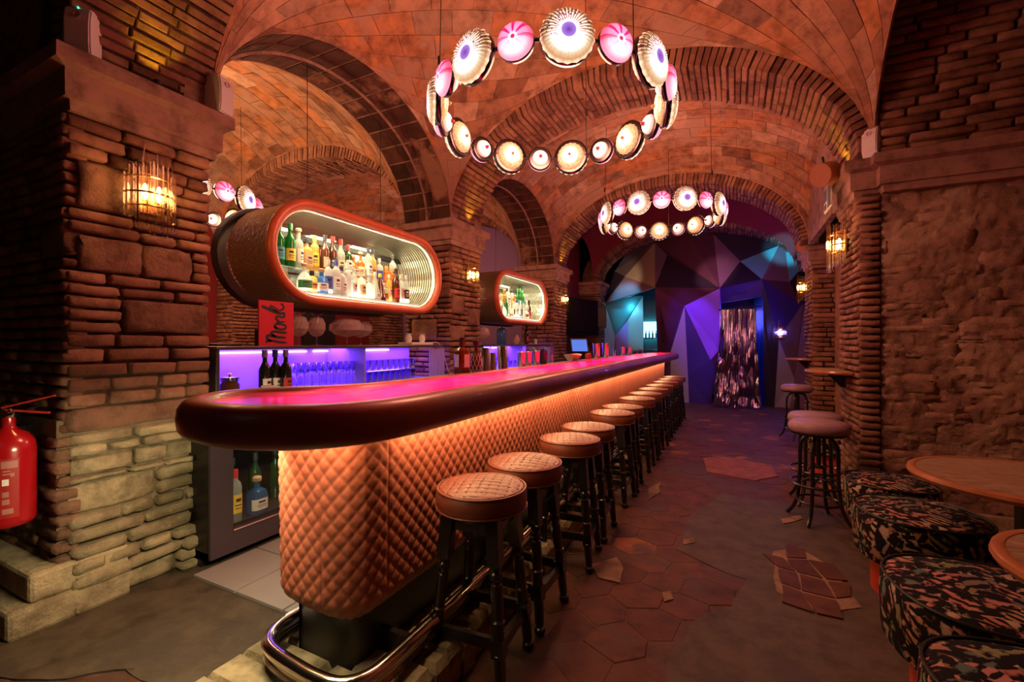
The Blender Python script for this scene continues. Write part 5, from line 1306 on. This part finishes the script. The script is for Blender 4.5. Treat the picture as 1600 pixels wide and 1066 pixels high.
def chandelier(label, c, phi0, R=.80, cab=1.45):
    t = thing('ring_chandelier', label, 'chandelier', c, 0, 'ring chandeliers of glass discs')
    fr = MB(); fr.tube([(R*math.cos(a), R*math.sin(a), 0) for a in [2*PI*k/72 for k in range(72)]], .011, 6, closed=True); fr.build('ring_frame', M['darkmetal'], t, True)
    for k in range(18):
        a = phi0+2*PI*k/18; big = k % 2 == 0
        Ro, Ri, w_ = (.150, .118, .022) if big else (.105, .070, .018)
        key = ('d', big)
        if key not in _dm:
            mb = MB(); Rb = Ro*.99
            mb.lathe([(Rb*.9, -w_*.9), (Rb, -w_*.8), (Rb, w_*.9), (Rb*.95, w_)], 36, axis='x'); dm = mb.mesh('drum', M['drum'], True)
            m1 = MB(); dish(m1, Ro, .055 if big else .05, 1, w_, big); m2 = MB(); dish(m2, Ri, .045, -1, -w_, big)
            m3 = MB(); m3.lathe([(.012, -w_-.04), (.014, -w_-.055), (.008, -w_-.07), (0, -w_-.072)], 12, axis='x', c=(0, 0, 0))
            _dm[key] = (dm, m1.mesh('outer_dish', M['outer_big' if big else 'outer_small'], True), m2.mesh('inner_dish', M['inner_big' if big else 'inner_small'], True), m3.mesh('knob', M['knobbrown' if big else 'knobred'], True))
        dm, om, im, km = _dm[key]
        Mx = Matrix.Translation((R*math.cos(a), R*math.sin(a), 0)) @ Matrix.Rotation(a, 4, 'Z')
        d = link('lamp_drum', dm, t, Mx); link('outer_dish', om, d); link('inner_dish', im, d); link('knob', km, d)
    for k in range(3):
        a = phi0+.35+2*PI*k/3+PI/18; mb = MB(); p0 = (R*math.cos(a), R*math.sin(a), 0)
        mb.tube([p0, (p0[0]*.97, p0[1]*.97, cab)], .003, 5); mb.tube([(p0[0], p0[1], .34), (p0[0], p0[1], .40)], .010, 8); mb.build('cable', M['darkmetal'], t)
M['drum'] = plain('dark_nickel_drum', (.10, .09, .09), .25, 1); M['knobbrown'] = plain('brown_glass_knob', (.25, .13, .04), .2); M['knobred'] = plain('red_glass_knob', (.30, .02, .03), .2)
near = math.atan2(-1, .42)+.09
chandelier('large ring chandelier of lit glass discs hanging nearest the camera', (-1.19, 3.03, 3.06), near)
chandelier('ring chandelier of lit glass discs hanging further down the aisle', (-.93, 6.64, 3.19), near+.02, cab=1.25)
chandelier('ring chandelier of lit glass discs in the back room, half hidden by the left pillar', (-5.72, 2.9, 3.03), near+.1)
# ceiling hooks
for k, (u, v, Y) in enumerate(((806, 192, 4.7), (393, 272, 4.7))):
    p = pix(u, v, Y=Y); mb = MB(); mb.tube([(.04*math.cos(a), .0, .05*math.sin(a)) for a in [2*PI*q/18 for q in range(18)]], .006, 6, closed=True)
    mb.tube([(0, 0, .05), (0, 0, .12)], .004, 5); o = mb.build('ceiling_ring', M['capital'], None, True); o.location = p; tag(o, ('small pale coiled ring hanging under the wide brick arch', 'small pale coiled ring hanging in the back room arch')[k], 'ring')
# ================================================================ CRYSTAL SCONCES
M['bulb'] = emit('warm_bulb', (1, .72, .34), 12); M['bulbv'] = emit('violet_bulb', (.20, .14, 1), 9)
def sconce(label, c, n, violet=False, pw=6):
    t = thing('crystal_sconce', label, 'wall lamp', c, math.atan2(n[1], n[0]), 'crystal wall sconces')
    mb = MB(); mb.bbox(-.02, .0, -.05, .05, -.12, .12, .004); mb.build('back_plate', M['brass'], t)
    for z, r in ((.07, .105), (-.02, .115), (-.09, .095)):
        mb = MB(); mb.tube([(.0+r*math.cos(a), r*math.sin(a), z) for a in [-PI/2+PI*k/14 for k in range(15)]], .006, 6); mb.build('brass_band', M['brass'], t, True)
    for q in range(11):
        a = -PI/2+PI*(q+.5)/11; r = .115; top = .19-.09*abs(math.sin(a))+.03*(q % 2); bot = -.11-.13*math.cos(a)-.03*((q+1) % 2)
        mb = MB(); x, y = .0+r*math.cos(a), r*math.sin(a); mb.lathe([(.010, bot), (.013, bot+.01), (.013, top-.01), (.010, top)], 6, c=(x, y, 0)); mb.build('crystal_rod', M['rodglass'], t)
    for q in range(5):
        a = -PI/2+PI*(q+.5)/5; mb = MB(); mb.lathe([(.009, -.20), (.012, -.19), (.012, .16), (.009, .175)], 6, c=(.065*math.cos(a), .065*math.sin(a), 0)); mb.build('crystal_rod', M['rodglass'], t)
    for y in (-.035, .035):
        mb = MB(); mb.lathe([(.006, -.05), (.014, -.03), (.016, 0), (.008, .035), (0, .045)], 12, c=(.035, y, 0)); mb.build('bulb', M['bulbv' if violet else 'bulb'], t, True)
    mb = MB(); mb.tube([(.0, -.03, .11), (.004, -.03, .20), (.004, -.02, .28)], .004, 6); mb.build('cable', M['capital'], t)
    nx, ny = n; lamp('POINT', 'sconce_glow', (c[0]+nx*.16, c[1]+ny*.16, c[2]), pw, (1, .48, .16) if not violet else (.15, .12, 1), .05)
M['rodglass'] = glass('amber_tinted_crystal', (.985, .96, .90), .35, .08, (1, .92, .8))
sconce('large crystal rod sconce on the left brick pillar', (XL+.03, 1.40, 2.27), (1, 0))
sconce('crystal rod sconce on the brick pillar between the two bottle displays', (XL+.03, 4.93, 2.28), (1, 0))
sconce('crystal rod sconce on the pillar beyond the small bottle display', (XL+.03, 8.42, 2.27), (1, 0))
sconce('crystal rod sconce on the broad right pillar, nearest of the right-hand ones', (XR-.03, 4.95, 2.30), (-1, 0))
sconce('crystal rod sconce on the further right pillar', (XR+.13, 8.55, 2.30), (-1, 0))
sconce('violet glowing crystal sconce on the faceted wall', tuple(pix(1219, 520, Y=11.0)), (0, -1), True, 14)
# ================================================================ SMALL DEVICES ON THE LEDGES
def wedge(label, loc, rz, led=False):
    t = thing('wedge_speaker', label, 'speaker', loc, rz, 'white wedge devices on the ledges')
    mb = MB(); P = [(-.06, 0), (.06, 0), (.07, .05), (.07, .17), (.055, .235), (.03, .25), (-.06, .25)]
    n = len(P); vs = [(x, -.055, z) for x, z in P]+[(x, .055, z) for x, z in P]
    mb.add(vs, [tuple(range(n)), tuple(range(n, 2*n))[::-1]]+[(i, n+i, n+(i+1) % n, (i+1) % n) for i in range(n)])
    o = mb.build('housing', M['whitepl'], t); bm = bmesh.new(); bm.from_mesh(o.data); bmesh.ops.bevel(bm, geom=bm.edges[:], offset=.007, segments=2, affect='EDGES'); bm.to_mesh(o.data); bm.free()
    mb = MB(); mb.lathe([(.016, .0), (.018, .006), (.011, .006), (.009, -.004), (0, -.004)], 18, axis='x', c=(.0685, 0, .19)); mb.build('port', M['l_pinkp'], t, True)
    if led: mb = MB(); mb.lathe([(0, 0), (.004, 0), (.004, .004), (0, .005)], 8, axis='x', c=(.05, 0, .238)); mb.build('led', M['ledgreen'], t)
M['whitepl'] = plain('white_plastic', (.72, .66, .66), .45); M['ledgreen'] = emit('green_led', (.05, 1, .45), 4)
wedge('white wedge device with a green light on the near corner of the left pillar ledge', (XL+.0, 1.12, SPR), -.75, True)
wedge('white wedge device on the far corner of the left pillar ledge', (XL+.04, 1.79, SPR), .25)
wedge('white wedge device on the ledge of the broad right pillar', (XR+.10, 4.58, SPR), -2.2)
wedge('white wedge device on the further right pillar ledge', (XR+.22, 8.14, SPR), -2.4)
def canspot(label, p, tgt, R=.10, L=.14):
    t = thing('can_spotlight', label, 'spotlight', p, 0, 'orange can spotlights'); d = (Vector(tgt)-Vector(p)).normalized(); q = d.to_track_quat('Z', 'Y').to_euler(); t.rotation_euler = q
    mb = MB(); mb.lathe([(R*.96, -L/2), (R, -L/2+.006), (R, L/2-.006), (R*.96, L/2), (0, L/2)], 28); mb.build('can', M['canorange'], t, True)
    mb = MB(); mb.lathe([(R*.9, -L/2-.001), (0, -L/2-.001)], 28, cap=False); mb.build('rear_cap', M['canorange'], t)
    mb = MB(); mb.tube([(0, 0, 0), (0, R+.05, 0)], .012, 6); mb.build('arm', M['darkmetal'], t)
M['canorange'] = plain('orange_brown_enamel', (.42, .15, .065), .55)
canspot('orange can spotlight beside the ledge of the broad right pillar', pix(1290, 272, Y=4.75), (-1, 3, 2.2))
canspot('orange can spotlight by the further right pillar ledge', pix(1258, 384, Y=8.25), (-1, 6, 2.2))
# picture sign on the pillar flank
p = pix(1306, 300, X=XR-.13)
t = thing('notice_frame', 'small pictogram notice on the flank of the broad right pillar ledge', 'sign', (XR-.135, 5.0, 2.74))
mb = MB(); mb.box(-.008, .004, -.16, .16, -.11, .11); mb.build('board', M['l_white'], t)
mb = MB(); mb.box(-.011, -.008, -.15, -.02, -.10, .10); mb.box(-.011, -.008, .02, .15, -.02, .10); mb.box(-.011, -.008, .04, .13, -.09, -.04); mb.build('pictogram', M['l_blackp'], t)
# yellow uplights on the ledges
M['yel'] = emit('yellow_lamp', (1, .65, .03), 6)
for k, (x, y, l, e) in enumerate(((XL+.085, 1.42, 'tiny yellow uplight on the left pillar ledge', 1.6), (XL+.06, 4.95, 'tiny yellow uplight on the pillar ledge between the bottle displays', 1.6), (XL+.06, 8.4, 'tiny yellow uplight on the third pillar ledge', 2.2), (XR-.07, 4.9, 'tiny yellow uplight on the broad right pillar ledge', 1.6), (XR+.1, 8.5, 'tiny yellow uplight on the further right pillar ledge', 2))):
    t = thing('uplight', l, 'lamp', (x, y, SPR), 0, 'yellow uplights'); mb = MB(); mb.lathe([(.018, 0), (.02, .004), (.02, .022), (.016, .022), (.014, .012), (0, .012)], 12); mb.build('housing', M['black'], t); mb = MB(); mb.lathe([(.013, .013), (0, .014)], 12, cap=False); mb.build('lens', M['yel'], t)
    lamp('SPOT', 'uplight_beam', (x, y, SPR+.03), e*3.2, (1, .62, .02), .01, (PI, 0, 0), spot=1.5, blend=.8)
# ================================================================ FIRE EXTINGUISHER
t = thing('fire_extinguisher', 'red fire extinguisher hanging on the dark side of the left pillar', 'extinguisher', (-3.17, .87, .52), .95)
mb = MB(); mb.lathe([(.0, 0), (.085, 0), (.095, .012), (.098, .03), (.098, .36), (.092, .40), (.070, .435), (.035, .46), (.026, .475), (.026, .52)], 32); mb.build('cylinder', M['extred'], t, True) if 'extred' in M else mb.build('cylinder', plain('extinguisher_red', (.36, .006, .01), .22, coat=.5), t, True)
mb = MB(); mb.lathe([(.026, .515), (.03, .52), (.03, .55), (.02, .56), (0, .56)], 16); mb.lathe([(.0, -.06), (.02, -.06), (.022, -.02), (.0, -.02)], 12, axis='y', c=(0, 0, .54)); mb.build('valve', M['chrome'], t, True)
mb = MB(); sqbar(mb, (-.02, 0, .565), (.17, -.01, .615), .022, .008); mb.build('lever', M['l_red'], t); mb = MB(); sqbar(mb, (-.01, 0, .555), (.15, -.01, .53), .022, .008); mb.build('carry_handle', M['l_red'], t)
mb = MB(); mb.tube([(-.02, 0, .55), (-.09, .01, .56), (-.13, 0, .50), (-.12, -.02, .30), (-.11, 0, .1)], .011, 8); mb.build('hose', M['black'], t, True)
def arcp(a0, a1, z0, z1, R=.0990, n=8):
    vs = [(R*math.cos(a0+(a1-a0)*k/n), R*math.sin(a0+(a1-a0)*k/n), z) for z in (z0, z1) for k in range(n+1)]
    return vs, [(k, k+1, n+2+k, n+1+k) for k in range(n)]
M['extlab'] = plain('label_print_red', (.36, .02, .02), .4); M['extpink'] = plain('faded_label_print', (.42, .18, .15), .5)
mb = MB(); vs, fs = arcp(-2.3, -.85, .05, .33); mb.add(vs, fs); lb = mb.build('label_panel', M['extlab'], t, True)
mb = MB()
for (a0, a1, z0, z1) in [(-1.45, -.90, .285, .320)]+[(-1.4, -1.15, z, z+.006) for z in (.27, .255)]+[(-2.2, -1.52, z, z+.006) for z in (.31, .295, .27, .25, .23, .21, .19)]+[(-1.42, -1.05, .07, .095), (-1.42, -1.2, .15, .175), (-1.15, -1.02, .245, .262), (-1.42, -1.18, .115, .14)]:
    vs, fs = arcp(a0, a1, z0, z1, .0996); mb.add(vs, fs)
mb.build('label_print', M['extpink'], lb)
mb = MB(); vs, fs = arcp(-1.42, -1.2, .205, .235, .1000); mb.add(vs, fs); mb.build('white_mark', M['l_white'], lb)
mb = MB(); vs, fs = arcp(-2.0, -1.6, .11, .175, .1002); mb.add(vs, fs); mb.build('yellow_tag', M['l_yellow'], lb)
mb = MB(); vs, fs = arcp(-2.0, -1.7, .075, .105, .1002); mb.add(vs, fs); mb.build('blue_tag', M['l_blue'], lb)
mb = MB(); mb.box(-.03, .03, .09, .16, .40, .46); mb.build('wall_bracket', M['darkmetal'], t)
lamp('POINT', 'unseen_front_light', (-1.9, -.6, 2.0), .9, (1, .75, .5), .3)  # unseen weak light, out of view to the left
# ================================================================ FACETED FAR WALL
YF = 11.35
def paint(name, c, r=.45, b=.12): M[name] = plain(name, c, r, bump=b, bscale=18, spec=.6); return M[name]
for n_, c in dict(f_black=(0.027, 0.018, 0.033), f_gold=(0.360, 0.285, 0.195), f_brown=(.15, .10, .10), f_wine=(.085, .028, .045), f_mauve=(0.225, 0.120, 0.165), f_grey=(0.390, 0.345, 0.405), f_plum=(0.068, 0.018, 0.068), f_violet=(0.330, 0.120, 0.750), f_navy=(0.045, 0.022, 0.165), f_teal=(0.045, 0.300, 0.360), f_ltteal=(0.150, 0.450, 0.510), f_pale=(0.330, 0.510, 0.570), f_lav=(0.390, 0.240, 0.825), f_blue=(.015, .035, .30)).items(): paint(n_, c)
wf = struct(link('wall_back', None)); wf.name = 'wall_back'
V = dict(A=(332, 105, .02), B=(400, 172, .08), Cc=(332, 352, .62), D=(692, 358, .72), E=(655, 55, .10), F=(805, 207, .22), G=(925, 307, .55), H=(1020, 120, .02), H2=(1055, 130, .05), I=(1152, 235, .02), J=(1078, 322, .25), K=(1150, 445, .05),
  L=(165, 292, .25), Mm=(55, 440, .0), M2=(60, 420, .0), Nn=(108, 262, .0), O=(496, 455, .42), P=(420, 705, .20), Q=(515, 850, .20), Q2=(522, 1020, .10), P2=(345, 700, .05), P3=(345, 1040, .0), P4=(415, 1020, .05), R1=(640, 755, .35), R2=(670, 815, .30), R3=(640, 1012, .12), S1=(700, 440, .50), S2=(690, 700, .40),
  T1=(932, 402, .45), U1=(1020, 640, .30), U2=(995, 1022, .05), U3=(940, 1012, .05), W1=(1105, 860, .05), W2=(1165, 1025, .0), W3=(1080, 1024, .02), X1=(1165, 450, .0), B1=(880, 402, .0), B2=(905, 1015, -.1), TL=(210, 110, .0), TT=(480, -10, .0), TR=(860, 20, .0), TR2=(1180, 150, .0), X2=(1200, 300, 0), N0=(40, 250, 0), YL=(200, 400, .3), YM=(262, 398, .1))
def fp(k):
    x, y, d = V[k]; return pix(930+x/3.553, 350+y/3.553, Y=YF-d)
def facet(keys, mat):
    P = [fp(k) for k in keys]; mb = MB(); n = len(P); Bk = [p+Vector((0, .05, 0)) for p in P]
    mb.add(P+Bk, [tuple(range(n))[::-1], tuple(range(n, 2*n))]+[(i, (i+1) % n, n+(i+1) % n, n+i) for i in range(n)]); mb.build('facet_panel', M[mat], wf)
for ks, m_ in ((('A', 'Cc', 'L'), 'f_gold'), (('A', 'B', 'Cc'), 'f_brown'), (('B', 'D', 'Cc'), 'f_black'), (('A', 'TT', 'E', 'D', 'B'), 'f_wine'), (('E', 'F', 'D'), 'f_mauve'), (('E', 'TR', 'H', 'F'), 'f_black'), (('F', 'G', 'D'), 'f_black'), (('F', 'H', 'G'), 'f_ltteal'),
    (('H', 'H2', 'J', 'G'), 'f_mauve'), (('H2', 'I', 'J'), 'f_ltteal'), (('I', 'X1', 'K', 'J'), 'f_black'), (('G', 'J', 'K'), 'f_wine'), (('G', 'K', 'U1'), 'f_navy'), (('K', 'X1', 'W2', 'W1', 'U1'), 'f_mauve'), (('U1', 'W1', 'W3', 'U2'), 'f_grey'), (('W1', 'W2', 'W3'), 'f_mauve'), (('G', 'U1', 'U2', 'U3', 'T1'), 'f_black'),
    (('O', 'D', 'S1', 'S2', 'R1'), 'f_violet'), (('S2', 'R2', 'R1'), 'f_plum'), (('O', 'R1', 'R2', 'R3', 'Q2', 'Q'), 'f_navy'), (('O', 'Q', 'P'), 'f_grey'), (('P', 'Q', 'Q2', 'P4'), 'f_grey'), (('Cc', 'D', 'O'), 'f_wine'), (('Cc', 'O', 'P', 'P2'), 'f_plum'), (('P2', 'P', 'P4', 'P3'), 'f_plum'), (('Nn', 'L', 'Mm'), 'f_black'), (('L', 'Cc', 'YL', 'Mm'), 'f_mauve'), (('Nn', 'A', 'L'), 'f_brown'), (('A', 'TL', 'Nn'), 'f_black'), (('D', 'G', 'T1', 'S1'), 'f_navy'), (('T1', 'U3', 'B2', 'B1'), 'f_blue')):
    facet(ks, m_)
# lobby seen through the left opening
V.update(a=(52, 438, -.3), b=(240, 398, -.5), c=(265, 400, -.55), d=(110, 622, -.5), e=(183, 530, -.52), f=(185, 1000, -.5), g=(270, 1000, -.55), h=(96, 1000, -.4), i=(50, 1000, -.3), j=(150, 1000, -.48), YLb=(200, 400, -.1), c2=(340, 445, -.7), c3=(340, 1000, -.7))
for ks, m_ in ((('a', 'b', 'c', 'd'), 'f_teal'), (('a', 'd', 'h', 'i'), 'f_pale'), (('c', 'g', 'f', 'e'), 'f_pale'), (('d', 'e', 'f', 'j'), 'f_lav'), (('d', 'j', 'h'), 'f_navy')): facet(ks, m_)
struct(MB().box(-3.4, -1.2, 12.8, 12.85, 0, 3).build('wall_lobby', M['f_teal']))
# lit shelf in the next room
p = pix(1016, 525, Y=12.7)
t = thing('lit_shelf', 'pale blue lit shelf in the room beyond the left opening', 'shelf', (p.x, 12.68, 0))
M['coolglow'] = emit('cool_lit_panel', (.35, .85, 1), 2.4)
mb = MB(); mb.box(-.35, .35, .0, .02, 1.55, 1.98); mb.build('light_panel', M['coolglow'], t)
mb = MB(); mb.box(-.37, -.35, -.2, 0, 0, 2); mb.box(.35, .37, -.2, 0, 0, 2); mb.build('upright', M['f_pale'], t)
for z in (.9, 1.2, 1.5): mb = MB(); mb.bbox(-.35, .35, -.2, .0, z, z+.03, .004); mb.build('board', M['f_pale'], t)
for k in range(7):
    bottle('wine', 'blue_g' if k % 2 else 'darkgreen_g', None, 'l_navy', (p.x-.28+k*.09, 12.6, 1.53), 'small dark bottle, %s from left on the blue lit shelf in the next room' % ORD[k], 'bottles on the blue lit shelf', .6)
# blue door reveal and lintel of the curtained opening
a = pix(1160, 460, Y=YF-.3); b = pix(1205, 640, Y=YF-.3)
struct(MB().box(-.45, .6, YF+.5, YF+.55, 0, 2.6).build('door_1', M['f_navy']))
# foil curtain
t = thing('foil_curtain', 'crumpled dark metallic foil curtain hanging in the doorway', 'curtain', (0, 0, 0))
c0, c1 = pix(1126, 470, Y=YF-.55), pix(1181, 462, Y=YF-.55)
zt = 2.12; nx_, nz_ = 110, 120; vs = []; fs = []
for j in range(nz_+1):
    f = j/nz_; z = .03+(zt-.03)*(1-f)
    spread_ = 1+.0*f+(.52*max(0, f-.35)**1.0 if f > .35 else -.10*math.sin(f/.35*PI)*.3)
    for i in range(nx_+1):
        u = i/nx_; xc = (c0.x+c1.x)/2-.03*f; wd = (c1.x-c0.x)+.03
        x = xc+(u-.5)*wd*spread_
        fold = math.sin(u*30+2.5*noise.noise(Vector((u*4, f*2, 0)))+f*2.0)*.045*(.5+.5*f)+.012*math.sin(u*71+f*5)
        cr = noise.noise(Vector((u*3.5, f*3.5, 2.2)))*.10*(.2+f)+noise.noise(Vector((u*6, f*6, 5)))*.03*f
        rid = abs(noise.noise(Vector((u*4+5, f*4.5, 9))))*.16*(.05+f)
        vs.append((x+.02*noise.noise(Vector((u*5, f*7, 4))), YF-.62+fold+cr-rid, z+(.02*noise.noise(Vector((u*6, 0, 7))) if j == 0 else 0)))
for j in range(nz_):
    for i in range(nx_): q = j*(nx_+1)+i; fs.append((q, q+1, q+nx_+2, q+nx_+1))
mb = MB(); mb.add(vs, fs); M['foil'] = plain('mirror_foil', (.50, .38, .62), .16, 1); mb.build('foil_sheet', M['foil'], t, True, fix=False)
mb = MB(); mb.tube([(c0.x-.05, YF-.62, zt+.0), (c1.x+.1, YF-.62, zt+.05)], .012, 8); mb.build('rod', M['darkmetal'], t, True)
# washes on the far wall
def wash(loc, tgt, e, col, spot=.9, blend=.7, size=.05):
    o = lamp('SPOT', 'wall_wash', loc, e, col, size, spot=spot, blend=blend); aim(o, tgt); return o
wash((-1.7, 9.4, 3.3), tuple(fp('O')+Vector((.2, 0, -.5))), 260, (.22, .07, 1), .62)
wash((.3, 9.2, 3.4), (-.1, 10.8, 1.0), 190, (.25, .10, 1), .55)
wash((.75, 9.4, 3.2), tuple(fp('H2')), 200, (.10, .70, 1), .5)
wash((-2.7, 9.9, 2.9), tuple(fp('c')+Vector((0, 0, -.5))), 130, (.10, .70, 1), .8)
wash((-1.9, 9.2, 2.6), tuple(fp('L')), 90, (1, .75, .5), .5)
wash((-.9, 9.2, 2.7), tuple(fp('D')+Vector((-.2, 0, .3))), 110, (1, .5, .5), .5)
lamp('AREA', 'doorway_glow', (.2, YF+.2, 1.9), 12, (.1, .1, 1), .5, (math.radians(-60), 0, 0), .5)
lamp('POINT', 'aisle_violet', (.1, 9.9, 2.7), 16, (.30, .08, 1), .2)
lamp('POINT', 'lobby_cool', (-2.35, 11.75, 2.3), 5, (.15, .75, 1), .1)
# black speaker and monitor at the end of the bar
t = thing('wall_monitor', 'big black monitor box on the dark red wall at the far end of the bar', 'monitor', (-2.95, 9.35, 1.95), 0)
M['matteblack'] = plain('matte_black', (.006, .006, .007), .75, spec=.1); slab(.16, .78, 1.15, (0, 0, 0), 0, -.25, 'case', M['matteblack'], t); slab(.02, .66, 1.0, (.09, 0, .02), 0, -.25, 'screen_glass', M['matteblack'], t); mb = MB(); mb.box(-.75, -.02, -.06, .06, -.05, .05); mb.build('wall_arm', M['darkmetal'], t)
t = thing('box_speaker', 'small black box speaker to the right of the wall monitor', 'speaker', (-2.80, 10.35, 2.0), .4)
mb = MB(); mb.bbox(-.12, .12, -.14, .14, -.25, .25, .01); mb.build('cabinet', M['black'], t); mb = MB(); mb.lathe([(.08, 0), (.085, .01), (.05, .005), (0, .0)], 20, axis='x', c=(.122, 0, -.05)); mb.build('cone', M['darkmetal'], t, True); mb = MB(); mb.tube([(0, .1, 0), (.05, .42, 0)], .02, 6); mb.build('wall_arm', M['darkmetal'], t)
# back room furniture: dark posts and framed door seen under the pod
for k, (y0, y1, m_, l_) in enumerate(((2.6, 3.25, 'black', 'dark doorway panel in the red back room wall'), (6.2, 7.0, 'black', 'second dark doorway panel in the back room'))):
    t = struct(MB().box(LX0, LX0+.05, y0, y1, 0, 2.1).build('door_%d' % (k+2), M[m_]))
for k, (y0, y1) in enumerate(((4.55, 5.26), (8.05, 8.77))):
    T = thing('brick_pillar', ('brick pillar against the back room wall below the golden arch', 'farther brick pillar against the back room wall')[k], 'pillar', (0, 0, 0), 0, 'brick pillars')
    MB().box(LX0, LX0+.40, y0, y1, 0, SPR).build('core', M['mortar'], T); jm = MB()
    courses(T, (LX0+.42, y0, 0), (0, 1, 0), (1, 0, 0), y1-y0, .9, SPR, M['brick'], joinmb=jm); courses(T, (LX0, y0, 0), (1, 0, 0), (0, -1, 0), .42, .9, SPR, M['brick'], joinmb=jm)
    o = jm.build('brickwork', M['brick'], T, True, fix=False); o['kind'] = 'stuff'
